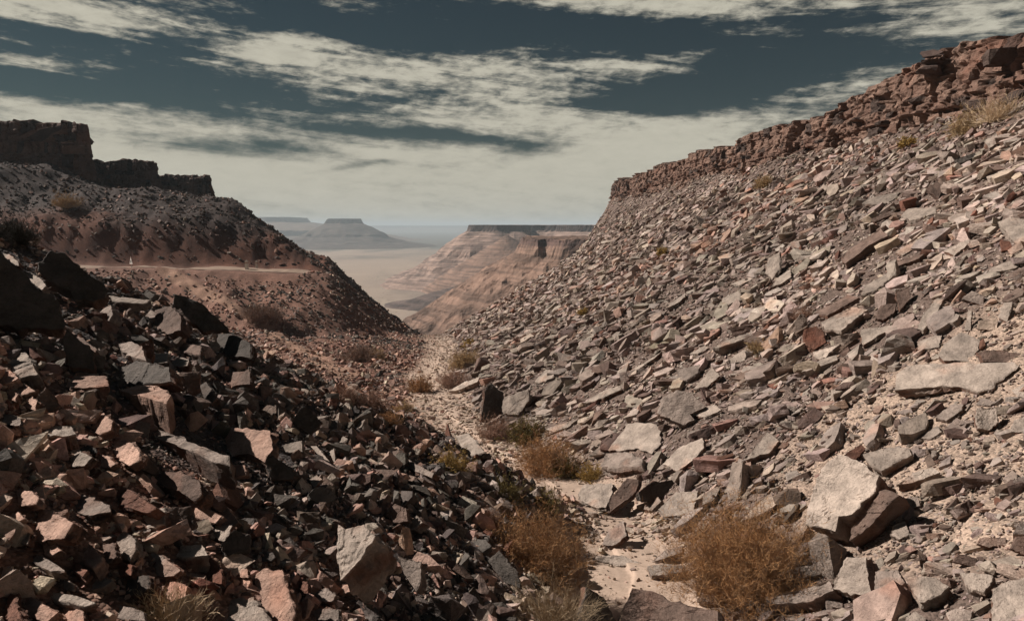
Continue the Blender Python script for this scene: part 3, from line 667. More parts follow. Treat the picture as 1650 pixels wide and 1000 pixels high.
w R 5 1|1443,406 1480,384 1483,395 1454,411|
b R 14 1|1355,415 1366,404 1419,368 1430,380 1400,395 1380,410 1362,425|
w S 4 1|1554,532 1560,499 1566,501 1564,532|
t V 5 1|1575,530 1577,516 1608,514 1606,532|
b V 8 1|1410,512 1419,492 1445,488 1441,503 1423,516|
r V 10 1.05|1296,530 1313,525 1326,532 1331,552 1311,563 1297,556|knobbly red-brown rock on the middle of the right slope|knobbly red-brown rock
w S 4 1|1608,510 1617,488 1632,486 1623,519|
b V 6 1|1443,470 1465,463 1467,480 1450,500|
w R 8 1|1388,328 1400,319 1449,309 1444,319 1425,328|
w R 6 1|1451,348 1463,336 1507,333 1509,343 1468,355|
d V 8 1|1541,256 1572,246 1570,253 1543,265|
w R 8 1|1585,227 1606,215 1609,229 1594,239|
r V 6 1|1611,387 1628,389 1632,402 1614,404|small red-orange cube of rock near the right edge|red-orange cube rock
b V 8 1|1492,304 1509,292 1521,302 1512,319|
b V 4 1|1405,352 1432,341 1436,347 1408,358|
w R 8 1|1609,358 1628,350 1658,355 1658,394 1635,391|
'''
HCOL = dict(g=GREY*.8, d=DARK*.75, p=np.array((.43, .28, .22)), t=TAN, r=RED*1.0, b=BROWN*1.1, w=np.array((.345, .285, .243)))
HNRM = dict(R=(-.5, -.2, .84), S=(-.72, -.34, .6), F=(-.1, -.12, .99), V=(-.35, -.68, .64), D=(.35, -.75, .56))
def outline_rock(uv, nk, nrm, thick, taper, tint, seed, dist=None, N=88):
    """a real rock: main face outlined on a plane at the rock's own distance, with thickness, broken sides and relief"""
    g = np.random.default_rng(seed); uv = np.array(uv, float)
    if uv[:, 0].mean() < 640: nrm = {'R': (-.25, -.25, .93), 'S': (-.45, -.42, .79), 'V': (-.45, -.5, .74)}.get(nk, nrm)
    nrm = np.array(nrm)+g.normal(0, .04, 3); nrm /= np.linalg.norm(nrm)
    for k in range(40):
        q = pxdir(uv[:, 0].mean(), uv[:, 1].mean()); q /= np.linalg.norm(q)
        if -(q@nrm) > .27: break
        nrm = nrm-q*.03; nrm /= np.linalg.norm(nrm)
    cu = uv[:, 0].mean(); vb = uv[:, 1].max()
    if dist is None:
        b = hit(min(max(cu, -60), 1700), min(vb+thick*.7, 1080)); dist = math.hypot(b[0], b[1])
    q = pxdir(cu, vb); P0 = q*(dist/math.hypot(q[0], q[1])); pts = []
    for u, v in uv:
        q = pxdir(u, v); pts.append(q*(P0@nrm)/(q@nrm))
    pts = np.array(pts); T = thick*dist/F
    c = pts.mean(0); size = np.linalg.norm(pts.max(0)-pts.min(0))
    # limit stretch along the view of very grazing faces
    dd = np.linalg.norm(pts-c, axis=1); md = np.median(dd); pts = c+(pts-c)*np.minimum(1, 1.9*md/dd)[:, None]
    T = max(T, .1*size)
    e = np.linalg.norm(np.roll(pts, -1, 0)-pts, axis=1); k = np.maximum(1, np.round(N*e/e.sum()).astype(int)); ring = []
    for i in range(len(pts)):
        for j in range(k[i]):
            t = j/k[i]; ring.append(pts[i]*(1-t)+pts[(i+1)%len(pts)]*t)
    ring = np.array(ring); n = len(ring); c = ring.mean(0)
    rad = ring-c; rad -= np.outer(rad@nrm, nrm); ru = rad/np.linalg.norm(rad, axis=1, keepdims=True)
    a = np.arange(n)/n*n*.35
    w = .028*size*fbm(a*1., a*0+seed, 0., 3); w[[0]] *= .3
    ring = ring+ru*w[:, None]
    rows = []; kind = []
    flake = g.normal(0, 1, 3)
    def relief(P):
        s = 3.2/size; h = fbm(P[:, 0]*s, P[:, 1]*s, P[:, 2]*s+seed, 4)*.045+np.round(fbm(P[:, 0]*s*.6+5, P[:, 1]*s*.6, P[:, 2]*s*.6+seed*2, 2)*3.5)/3.5*.05
        return h*min(size, 3*T)
    for f in (.1, .2, .3, .4, .5, .6, .7, .8, .88, .94, .975):
        P = c+(ring-c)*f; rows.append(P+np.outer(relief(P)*min(1, (1-f)*6+.25), nrm)); kind.append(0)
    rows.append(ring-nrm*.015*T); kind.append(0)
    m = int(np.clip(T/size*14, 5, 12))
    shift = 0*ru
    for i in range(1, m+1):
        t = i/m; sc = 1+(taper-1)*t*1.; step = g.normal(0, .03)
        blk = vnoise(a*.8+i*.15, a*0+seed+np.floor(i*.7), 0.)
        P = c+(ring-c)*sc+ru*(size*(step*.5+.035*blk*math.sin(min(1, t*2)*1.57))-max(0, t-.8)*.5*T)[:, None]-nrm*(T*t)+np.outer(g.normal(0, .006*size, n), nrm)
        rows.append(P); kind.append(1)
    R_ = np.concatenate(rows); sc_ = 9/size; R_ += nrm[None]*(.014*size*fbm(R_[:, 0]*sc_, R_[:, 1]*sc_, R_[:, 2]*sc_, 3))[:, None]; rows = [R_]; L = len(R_)//n; Fc = []
    V = np.concatenate(rows+[[c+nrm*relief(c[None])[0]], [c-nrm*T*1.02]])
    top, bot = L*n, L*n+1
    for j in range(n):
        j2 = (j+1)%n; Fc.append((top, j, j2)); Fc.append((bot, (L-1)*n+j2, (L-1)*n+j))
        for i in range(L-1):
            A, B, Cc, D = i*n+j, i*n+j2, (i+1)*n+j2, (i+1)*n+j
            Fc += [(A, D, Cc), (A, Cc, B)] if (i+j)%2 else [(A, D, B), (B, D, Cc)]
    Fc = np.array(Fc)
    area = np.sum(np.cross(ring-c, np.roll(ring, -1, 0)-c)@nrm)
    if area < 0: Fc = Fc[:, ::-1]
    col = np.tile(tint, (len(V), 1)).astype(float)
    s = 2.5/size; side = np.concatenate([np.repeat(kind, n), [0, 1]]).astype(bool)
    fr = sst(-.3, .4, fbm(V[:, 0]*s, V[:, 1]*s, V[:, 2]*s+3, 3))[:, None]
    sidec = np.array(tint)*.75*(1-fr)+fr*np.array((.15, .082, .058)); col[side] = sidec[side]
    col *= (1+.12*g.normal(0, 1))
    o = V[:len(ring)*L].mean(0); return V-o, Fc, col, o, size*F/dist
ALL = []                                                    # every single rock: object, px centre, px size, colour word, shape word, own label, landmark name
for ln in HERO_TEXT.strip().split('\n'):
    h, pts, *lab = ln.split('|'); c, nk, th, tp = h.split(); uv = [tuple(map(float, p.split(','))) for p in pts.split()]
    V, Fc, col, o, sz = outline_rock(uv, nk, HNRM[nk], float(th), float(tp), HCOL[c], len(ALL)+1)
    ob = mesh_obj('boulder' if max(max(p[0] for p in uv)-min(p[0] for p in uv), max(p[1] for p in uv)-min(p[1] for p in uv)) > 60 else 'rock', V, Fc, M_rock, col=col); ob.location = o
    us = [p[0] for p in uv]; vs = [p[1] for p in uv]; w = max(us)-min(us); hh = max(vs)-min(vs)+float(th)*.7
    shape = ('slab' if float(th) <= 10 else 'block') if nk in 'RSF' else ('stone' if nk == 'V' else 'chunk')
    if w > 2.2*hh and float(th) < 26: shape = 'long slab'
    ALL.append([ob, sum(us)/len(us), (min(vs)+max(vs)+float(th)*.7)/2, max(w, hh), dict(g='grey', d='black', p='pink', t='tan', r='red', b='brown', w='pale')[c], shape, lab[0] if lab and lab[0] else None, lab[1] if len(lab) > 1 else None])
    HERO.append((sum(us)/len(us), (min(vs)+max(vs)+float(th)*.5)/2, w/2+3, hh/2+3))
rec = scatter(280000, 5.4, 11)
uv = np.array([project(p) for p in rec['pos']])
clear = np.ones(len(uv), bool)
for (u, v, ru, rv) in HERO:
    clear &= ~((((uv[:, 0]-u)/ru)**2+((uv[:, 1]-v)/rv)**2 < 1.0) & (rec['px'] > 10))
order = np.argsort(-rec['px']); picks = []; taken = []
for i in order:
    if len(picks) >= 292-len(HERO): break
    if not clear[i]: continue
    u, v = uv[i]
    if not (5 < u < 1645 and 40 < v < 995): continue
    if not visible(rec['pos'][i]): continue
    if any(abs(u-a)+abs(v-b)*1.5 < .62*(w+rec['px'][i])*.8 for a, b, w in taken): clear[i] = False; continue
    picks.append(i); taken.append((u, v, rec['px'][i]))
print('picked', len(picks), 'smallest', rec['px'][picks[-1]] if picks else 0)
pk = set(picks); rest = np.array([i for i in range(len(uv)) if i not in pk and clear[i]])
rest = rest[rec['px'][rest] <= max(18, rec['px'][picks[-1]]*1.15)]
V, Fc, cc = merge(PR, rec['pid'][rest], rec['pos'][rest], rec['R'][rest], rec['S3'][rest], rec['col'][rest])
mesh_obj('scree', V, Fc, M_rock, col=cc, kind='stuff', label='loose broken stones covering the canyon slopes', category='stones')
for i in picks:
    o = bake('rock', rec, i, 2 if rec['px'][i] < 45 else 3)
    w = int(np.argmin(np.linalg.norm(PAL/PAL.sum(1, keepdims=True)-rec['col'][i]/rec['col'][i].sum(), axis=1)*3+np.abs(PAL.sum(1)-rec['col'][i].sum())))
    ALL.append([o, uv[i][0], uv[i][1], rec['px'][i], ['grey', 'black', 'pink', 'tan', 'red', 'brown'][w], 'flat stone' if rec['slab'][i] else 'angular stone', None, None])

# ------------------------------------------------------------------ dry shrubs
def plant_mat(name, lo, hi):
    def fn(t, b):
        P = t.new('ShaderNodeNewGeometry').outputs['Position']
        at = t.new('ShaderNodeAttribute', attribute_name='tint').outputs['Color']
        sc = t.vm('SCALE', at); t.l.new(t.ramp(t.noise(P, 4, 3), .35, .65, lo, hi), sc.node.inputs[3]); t.l.new(sc, b.inputs['Base Color'])
        b.inputs['Subsurface Weight'].default_value = 0
    return material(name, fn, .85)
M_twig = plant_mat('dry_twig', .8, 1.2); M_leaf = plant_mat('dry_foliage', .7, 1.3)
def strands(P0, D, Ln, segs, wob, w0, g, w1=.3, grav=0.):
    n = len(P0); D = D/np.linalg.norm(D, axis=1, keepdims=True); pts = [P0]; d = D.copy(); st = (Ln/segs)[:, None]
    for k in range(segs):
        d = d+g.normal(0, wob, (n, 3)); d[:, 2] -= grav; d /= np.linalg.norm(d, axis=1, keepdims=True); pts.append(pts[-1]+d*st)
    pts = np.stack(pts, 1)                                  # n, segs+1, 3
    ref = np.where(np.abs(D[:, 2:3]) > .9, np.array([[1., 0, 0]]), np.array([[0, 0, 1.]])); a = np.cross(D, ref); a /= np.linalg.norm(a, axis=1, keepdims=True); b = np.cross(D, a)
    off = np.stack([a, -.5*a+.866*b, -.5*a-.866*b], 1)      # n,3,3
    wt = np.linspace(1, w1, segs+1)[None, :, None, None]*(w0*.5)[:, None, None, None]
    V = pts[:, :, None, :]+off[:, None]*wt
    base = (np.arange(n)*(segs+1)*3)[:, None, None, None]; k = (np.arange(segs)*3)[None, :, None, None]; q = np.array([[(j, (j+1)%3, (j+1)%3+3), (j, (j+1)%3+3, j+3)] for j in range(3)]).reshape(1, 1, 6, 3)
    return V.reshape(-1, 3), (base+k+q).reshape(-1, 3), pts
KIND = dict(orange=((.27, .17, .10), (.37, .20, .09), .06), tan=((.36, .26, .16), (.42, .29, .15), .05), olive=((.14, .10, .055), (.155, .115, .035), .05),
            gold=((.28, .19, .08), (.36, .235, .07), .05), pinkish=((.30, .20, .15), (.33, .20, .145), .0), thorn=((.42, .31, .20), (.40, .29, .17), .0), dark=((.05, .04, .03), (.05, .042, .03), 0.), brown=((.20, .13, .10), (.22, .14, .10), 0))  # dark kind: the shade the shrub stands in is put into its colours
PLANTS = []
def bush(u, vb, w, h, kind, label, short=None, seed=0, dens=1., dist=None, name='dry_shrub', lean=(0, 0)):
    g = np.random.default_rng(len(PLANTS)*7+3); b = hit(min(u, 1700), min(vb, 1060)) if dist is None else None
    if b is None: q = pxdir(u, vb); b = q*dist/math.hypot(q[0], q[1])
    D = math.hypot(b[0], b[1]); R = w*.5*D/F; Z = h*D/F*1.02; root = empty(name, tuple(b-np.array([0, 0, .02]))); px = D/F
    sparse = kind == 'thorn'; n = int((70+w*2.4)*dens*(.5 if sparse else 1)); twig, leaf, _ = KIND[kind]
    def dirs(n, up=.0):
        a = g.uniform(0, 6.283, n); c = g.uniform(-.05, 1, n)**.8; s = np.sqrt(1-np.clip(c, 0, 1)**2); v = np.stack([np.cos(a)*s+lean[0], np.sin(a)*s+lean[1], c+up], 1); return v/np.linalg.norm(v, axis=1, keepdims=True)
    d = dirs(n); lump = 1+.28*fbm(d[:, 0]*1.6+seed, d[:, 1]*1.6, d[:, 2]*1.6, 2)
    ext = 1/np.sqrt((d[:, 0]**2+d[:, 1]**2)/R**2+d[:, 2]**2/Z**2)*lump; P0 = g.normal(0, 1, (n, 3))*np.array([R*.22, R*.22, .01])
    w0 = np.maximum(.006, .55*px)*g.uniform(.7, 1.3, n)
    V1, F1, pts = strands(P0, d, ext*g.uniform(.55, .95, n), 6, .16, w0, g)
    m = 6 if not sparse else 5; idx = np.repeat(np.arange(n), m); kk = g.integers(2, 7, len(idx)); S0 = pts[idx, kk]
    dd = dirs(len(idx), .25)*.7+(pts[idx, np.minimum(kk, 6)]-pts[idx, kk-1])/np.maximum(1e-6, np.linalg.norm(pts[idx, kk]-pts[idx, kk-1], axis=1, keepdims=True))
    V2, F2, p2 = strands(S0, dd, R*g.uniform(.12, .38, len(idx)), 3, .28, np.maximum(.0035, .38*px)*g.uniform(.7, 1.2, len(idx)), g)
    V = np.concatenate([V1, V2]); Fc = np.concatenate([F1, F2+len(V1)])
    tc = np.array(twig)*g.uniform(.8, 1.2)
    mesh_obj('branches', V, Fc, M_twig, root, col=np.tile(tc, (len(V), 1))*(1+.2*fbm(V[:, 0]*3/R, V[:, 1]*3/R, V[:, 2]*3/R)[:, None]))
    if not sparse:
        q = 4.6 if w > 60 else 4; q = int(q*dens+.5); j = g.integers(0, len(idx), len(idx)*q); e = p2[j, g.integers(1, 4, len(j))]
        olive = kind in ('olive', 'gold'); ln = R*g.uniform(.05, .13, len(j))*(1.0 if not olive else .8); ww = np.maximum(.0035, (.42 if not olive else .85)*px)*g.uniform(.7, 1.3, len(j))
        V3, F3, _ = strands(e, dirs(len(j), .3)+g.normal(0, .4, (len(j), 3)), np.maximum(ln, 1.6*px), 2, .3, ww, g)
        lc = np.repeat(np.array(leaf)[None]*g.uniform(.55, 1.35, (len(j), 1)), 9, 0)
        mesh_obj('foliage', V3, F3, M_leaf, root, col=lc)
    root['label'] = label; root['category'] = 'bush'; root['group'] = 'dry desert shrubs'; PLANTS.append((root, u, vb-h/2, w, short)); return root
bush(1205, 958, 256, 158, 'orange', 'widest orange-brown shrub spreading over rocks right of the sand patch', 'wide orange shrub', 1.3, 1.5, lean=(-.1, .1))
bush(868, 925, 178, 128, 'orange', 'big rusty orange shrub on the left bank of the sand patch', 'rusty orange bank shrub', 4.1, 1.3)
bush(895, 1018, 150, 140, 'thorn', 'pale thorny leafless shrub at the bottom edge in front of the rusty one', 'pale thorny shrub', 2.2, 2.4)
bush(878, 760, 112, 76, 'orange', 'round orange shrub in the middle of the gully beside an olive one', 'orange gully shrub', 1.1, 1.2)
bush(850, 710, 68, 48, 'olive', 'olive green shrub just behind the orange gully shrub', 'olive shrub', 6)
bush(912, 768, 46, 54, 'olive', 'dark olive shrub at the right front of the orange gully shrub', None, 7)
bush(727, 760, 64, 50, 'gold', 'golden green shrub against the left bank of the gully', 'golden green shrub', 8)
bush(816, 805, 54, 62, 'olive', 'spiky dark olive shrub alone on the pale sand', 'spiky olive shrub', 9)
bush(874, 822, 62, 48, 'olive', 'low olive shrub between the spiky one and the rusty bank shrub', None, 10)
bush(952, 772, 46, 34, 'gold', 'small golden olive shrub under the dark overhanging boulder', None, 11)
bush(797, 708, 66, 46, 'pinkish', 'grey-brown leafless looking shrub below the black standing stone', 'grey-brown leafless shrub', 12)
bush(677, 631, 46, 34, 'orange', 'round bright orange shrub far down the gully', 'far round orange shrub', 13, 1.2)
bush(558, 650, 56, 32, 'pinkish', 'leftmost pinkish shrub on the left bank at the track\'s lower end', None, 14)
bush(596, 660, 62, 34, 'pinkish', 'pinkish brown shrub right beside the leftmost pinkish bank shrub', 'pinkish bank shrub', 15)
bush(627, 684, 46, 28, 'orange', 'small rusty shrub just below the pinkish bank shrubs', None, 16)
bush(650, 664, 32, 22, 'tan', 'small tan tuft between the rusty shrub and the gully bed', None, 17)
bush(750, 592, 56, 34, 'tan', 'pale tan shrub at the right edge of the far gully bed', 'far tan shrub', 18, 1.3)
bush(730, 624, 56, 34, 'pinkish', 'pink-brown shrub in the gully just below the pale tan one', None, 19)
bush(756, 560, 24, 16, 'gold', 'tiny golden tuft above the pale tan gully shrub', None, 20)
bush(425, 519, 66, 24, 'brown', 'flat wide brown shrub lying on the road embankment', 'flat brown embankment shrub', 21, 1.3)
bush(580, 584, 66, 28, 'brown', 'dark brown low shrub at the foot of the embankment', None, 22)
bush(608, 577, 32, 18, 'tan', 'small tan tuft on the right end of the embankment\'s dark shrub', None, 23)
bush(108, 335, 34, 30, 'tan', 'tan shrub on the left mountainside under the highest cliff', 'tan mountainside shrub', 24)
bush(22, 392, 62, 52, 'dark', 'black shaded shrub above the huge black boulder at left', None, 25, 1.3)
bush(1555, 216, 42, 40, 'tan', 'straw coloured shrub at the foot of the right cliff', 'straw coloured cliff shrub', 26, 1.2)
bush(1461, 237, 20, 18, 'gold', 'small golden tuft under the right cliff, left of the straw shrub', None, 27, 1.3)
bush(1230, 303, 26, 24, 'tan', 'tan tuft high on the right slope below the middle of the cliff', 'high tan tuft', 28, 1.3)
bush(1610, 195, 70, 44, 'thorn', 'bare twiggy bush right of the straw shrub under the cliff', None, 29, 2)
bush(272, 1008, 130, 62, 'thorn', 'tangle of pale dry twigs on stones near the bottom left', 'dry twig tangle', 30, 2.2)
bush(790, 845, 56, 40, 'pinkish', 'greyish pink shrub touching the back of the rusty bank shrub', None, 31)
bush(1297, 515, 36, 32, 'pinkish', 'pale wispy shrub on the middle of the right slope', 'pale wispy slope shrub', 32)
bush(1218, 568, 34, 26, 'tan', 'pale tuft above the slab that roofs a black hollow', None, 33)
bush(1068, 412, 22, 14, 'gold', 'tiny yellowish tuft on the far part of the right slope', None, 34)
bush(940, 506, 20, 12, 'gold', 'tiny orange tuft low on the far right slope', None, 35)

# ------------------------------------------------------------------ balanced rock on the cliff, road, sign and posts
def rigid(parts):                                           # parts: proto, centre, size, yaw, tilt
    Vs, Fs = [], []; off = 0
    for pr, c, sz, yaw, tl in parts:
        V, Fc = pr; R = frames(np.array([[0, 0, 1.]]), np.array([yaw]), np.array([tl]), np.array([.1]))[0]
        V = (V*np.array(sz))@R.T+np.array(c); Vs.append(V); Fs.append(Fc+off); off += len(V)
    return np.concatenate(Vs), np.concatenate(Fs)
_q = pxdir(1500, 100); _q = _q*(18.6/_q[0]); RL = [rough(*BL[i], seed=50+i, cuts=3, amp=.04) for i in range(4)]
V, Fc = rigid([(RL[0], (0, 0, .34), (1.25, 1.0, .42), 1.2, .18), (RL[1], (.1, .1, .02), (1.3, 1.0, .3), .9, .1), (RL[2], (.25, .2, -.3), (1.6, 1.2, .5), .5, .0)])
o = mesh_obj('boulder', V, Fc, M_cliff, col=np.tile((.11, .075, .065), (len(V), 1))); o.location = _q; o['label'] = 'dark flat stacked boulder perched on the right cliff\'s skyline'; o['category'] = 'boulder'
RW = np.array([(-95, 86.0), (-60, 84.5), (-45, 84.6), (-33, 84.6), (-28, 84.8), (-25.0, 85.6)]); V = []
_l = np.concatenate([[0], np.cumsum(np.linalg.norm(np.diff(RW, axis=0), axis=1))]); _s = np.linspace(0, _l[-1], 120); _c = np.stack([np.interp(_s, _l, RW[:, k]) for k in (0, 1)], 1)
_t = np.gradient(_c, axis=0); _t /= np.linalg.norm(_t, axis=1, keepdims=True); _n = np.stack([-_t[:, 1], _t[:, 0]], 1)
for w_ in np.linspace(-1.7, 1.7, 7):
    q = _c+_n*w_; V.append(np.stack([q[:, 0], q[:, 1], H(q[:, 0], q[:, 1])+.05], 1))
V = np.concatenate(V); RF = [(a*120+i, a*120+i+1, (a+1)*120+i+1, (a+1)*120+i) for a in range(6) for i in range(119)]
def road_fn(t, b):
    P = t.new('ShaderNodeNewGeometry').outputs['Position']; t.l.new(t.mix(t.noise(P, .8, 5), (.22, .15, .11, 1), (.34, .25, .19, 1)), b.inputs['Base Color'])
M_road = material('dirt_road', road_fn)
mesh_obj('road', V, RF, M_road, kind='structure')
def plain_mat(name, c, rough=.6):
    def fn(t, b):
        P = t.new('ShaderNodeNewGeometry').outputs['Position']; t.l.new(t.mix(t.ramp(t.noise(P, 9, 4), .45, .75, 0, .5), (*c, 1), (c[0]*.6, c[1]*.5, c[2]*.42, 1)), b.inputs['Base Color'])
    return material(name, fn, rough)
M_white = plain_mat('weathered_white_paint', (.62, .60, .55)); M_post = plain_mat('grey_steel', (.25, .24, .23)); M_black = plain_mat('black_paint', (.03, .03, .03)); M_rim = plain_mat('faded_red_paint', (.36, .20, .16))
def prism(pts, y0, y1):                                      # outline in x,z extruded along y
    n = len(pts); V = [(x, y0, z) for x, z in pts]+[(x, y1, z) for x, z in pts]; Fc = [(0, i, i+1) for i in range(1, n-1)]+[(n, n+i+1, n+i) for i in range(1, n-1)]
    for i in range(n): j = (i+1)%n; Fc += [(i, n+i, n+j), (i, n+j, j)]
    return V, Fc
def tri(s, z0): h = s*.866; return [(-s/2, z0), (s/2, z0), (0, z0+h)]
b = np.array([*(pxdir(212, 437)[:2]*81.6), 0.]); b[2] = float(H(b[0], b[1], False))
sg = empty('warning_sign', tuple(b), label='triangular white warning sign standing beside the road on the left', category='road sign'); sg.rotation_euler = (0, 0, -.75)
mesh_obj('post', *prism([(-.035, -.3), (.035, -.3), (.035, 1.1), (-.035, 1.1)], .02, .09), M_post, sg)
pl = mesh_obj('plate', *prism(tri(1.12, .52), 0, .015), M_white, sg)
V = []; T0 = tri(1.12, .52); c = np.mean(T0, 0); T1 = [tuple(c+(np.array(p)-c)*.9) for p in T0]
V = [(x, y, z) for y in (-.012, -.002) for x, z in T0+T1]; Fc = []
for i in range(3):
    j = (i+1)%3
    for k in (0, 6): Fc += [(i+k, j+k, j+3+k), (i+k, j+3+k, i+3+k)]
    Fc += [(i, j, j+6), (i, j+6, i+6), (i+3, j+3, j+9), (i+3, j+9, i+9)]
mesh_obj('rim', V, Fc, M_rim, pl)
mesh_obj('symbol', *prism([(-.15, .66), (-.06, .66), (-.02, .8), (-.05, .98), (-.12, .96), (-.10, .8)], -.014, -.003), M_black, pl); mesh_obj('symbol', *prism([(.06, .70), (.14, .70), (.11, .84), (.13, .98), (.05, 1.0), (.02, .84)], -.014, -.003), M_black, pl)
for k, (u, v, ht, lb) in enumerate([(398, 438, .95, 'white road marker post standing in front of a dark overhang, left one'), (414, 438, .85, 'thin white road marker post right of the thicker one')]):
    q = pxdir(u, v); q = q*((91.5+1.2*k)/math.hypot(q[0], q[1])); z = max(-5.3, float(H(q[0], q[1], False))); wd = .17-.06*k
    p = empty('marker_post', (q[0], q[1], z), label=lb, category='post', group='white marker posts by the road')
    mesh_obj('shaft', *prism([(-wd, -.2), (wd, -.2), (wd, ht-.12), (wd*.6, ht), (-wd*.6, ht), (-wd, ht-.12)], -wd, wd), M_white, p); mesh_obj('band', *prism([(-wd-.006, ht-.35), (wd+.006, ht-.35), (wd+.006, ht-.25), (-wd-.006, ht-.25)], -wd-.006, wd+.006), M_rim, p)

# ------------------------------------------------------------------ labels: each rock named by its look and its nearest landmark
def name_rocks():
    marks = [(a[1], a[2], a[7]) for a in ALL if a[7]]+[(p[1], p[2], p[4]) for p in PLANTS if p[4]]+[(212, 432, 'triangular warning sign')]
    used = set(a[6] for a in ALL if a[6])
    def rel(dx, dy):
        if abs(dx) > 2*abs(dy): return 'right of' if dx > 0 else 'left of'
        if abs(dy) > 2*abs(dx): return 'below' if dy > 0 else 'above'
        return ('below' if dy > 0 else 'above')+(' and right of' if dx > 0 else ' and left of')
    todo = [a for a in ALL if not a[6]]; todo.sort(key=lambda a: -a[3]); pend = {}
    for a in todo:
        sz = 'large' if a[3] > 60 else 'medium-sized' if a[3] > 38 else 'small' if a[3] > 26 else 'tiny'
        near = sorted(marks, key=lambda m: math.hypot(m[0]-a[1], m[1]-a[2]))[:5]
        opts = ['%s %s %s %s%s the %s' % (sz, a[4], a[5], 'just ' if math.hypot(m[0]-a[1], m[1]-a[2]) < 70 else '', rel(a[1]-m[0], a[2]-m[1]), m[2]) for m in near]
        lab = next((o for o in opts if o not in used), None)
        if lab is None:
            for w in ('second ', 'third ', 'fourth ', 'fifth ', 'sixth ', 'seventh ', 'eighth '):
                lab = next((w+'largest '+o.split(' ', 1)[1] for o in opts if w+'largest '+o.split(' ', 1)[1] not in used), None)
                if lab: break
        used.add(lab); a[6] = lab
    for a in ALL:
        w = a[6].split(); a[0]['label'] = ' '.join(w[:16]); a[0]['category'] = 'rock'; a[0]['group'] = 'rocks lying on the slopes'
name_rocks()

# ------------------------------------------------------------------ far country
def strata_fn(t, b):
    P = t.new('ShaderNodeNewGeometry').outputs['Position']
    at = t.new('ShaderNodeAttribute', attribute_name='tint').outputs['Color']
    mp = t.new('ShaderNodeMapping'); t.l.new(P, mp.inputs[0]); mp.inputs['Scale'].default_value = (.02, .02, .45)
    n = t.noise(mp.outputs[0], 1., 5, .6); n2 = t.noise(P, .05, 6, .6)
    f = t.m('MULTIPLY', t.ramp(n, .38, .62, .6, 1.22), t.ramp(n2, .3, .7, .8, 1.18))
    sc = t.vm('SCALE', at); t.l.new(f, sc.node.inputs[3]); t.l.new(sc, b.inputs['Base Color'])
    bp = t.new('ShaderNodeBump'); bp.inputs['Strength'].default_value = .8; bp.inputs['Distance'].default_value = 3; t.l.new(t.noise(P, .12, 6, .65), bp.inputs['Height']); t.l.new(bp.outputs[0], b.inputs['Normal'])
M_strata = material('strata', strata_fn)
def plain_fn(t, b):
    P = t.new('ShaderNodeNewGeometry').outputs['Position']
    mp = t.new('ShaderNodeMapping'); t.l.new(P, mp.inputs[0]); mp.inputs['Scale'].default_value = (.0022, .0007, .001)
    n = t.noise(mp.outputs[0], 1., 6, .6, 1.2); n2 = t.noise(P, .012, 6, .65, .5); n3 = t.noise(P, .0004, 3, .5)
    vo = t.new('ShaderNodeTexVoronoi'); t.put(vo.inputs['Vector'], P); vo.inputs['Scale'].default_value = .12
    c = t.mix(t.ramp(n, .42, .60), (.33, .255, .20, 1), (.19, .15, .125, 1)); c = t.mix(t.ramp(n2, .52, .7, 0, .6), c, (.42, .34, .25, 1))
    py = t.new('ShaderNodeSeparateXYZ'); t.l.new(P, py.inputs[0]); c = t.mix(t.m('MULTIPLY', t.ramp(t.m('ADD', py.outputs[1], t.m('MULTIPLY', t.m('SUBTRACT', n, .5), 5000.)), 1500, 2700), .85), c, (.085, .088, .075, 1)); c = t.mix(t.m('MULTIPLY', t.ramp(vo.outputs['Distance'], .17, .12), t.ramp(n2, .45, .5)), c, (.07, .06, .04, 1)); t.l.new(c, b.inputs['Base Color'])
M_plain = material('plain_ground', plain_fn)
def polar_sheet(name, r0, r1, nr, na, fn, mat, a0=-80, a1=80):
    A = np.radians(np.linspace(a0, a1, na)); R = np.exp(np.linspace(math.log(r0), math.log(r1), nr)); a, r = np.meshgrid(A, R)
    x = (np.sin(a)*r).ravel(); y = (np.cos(a)*r).ravel(); z = fn(x, y); i = (np.arange(nr-1)[:, None]*na+np.arange(na-1)[None]).ravel()
    return mesh_obj(name, np.stack([x, y, z], 1), np.stack([i, i+na, i+na+1, i+1], 1), mat, smooth=True, kind='structure')
polar_sheet('plain', 150, 30000, 160, 240, lambda x, y: -80+1.5*fbm(x*.01, y*.01, 0., 3)-2*sst(300, 150, np.hypot(x, y)), M_plain)
def poly_dist(x, y, P):                                     # signed distance, negative inside
    inside = np.zeros(x.shape, bool); best = np.full(x.shape, 1e9)
    for (ax, ay), (bx, by) in zip(P, P[1:]+P[:1]):
        c = ((ay > y) != (by > y)); xx = (bx-ax)*(y-ay)/((by-ay) if by != ay else 1e-9)+ax; inside ^= c & (x < xx)
    best = seg_dist(x, y, P+P[:1]); return np.where(inside, -best, best)
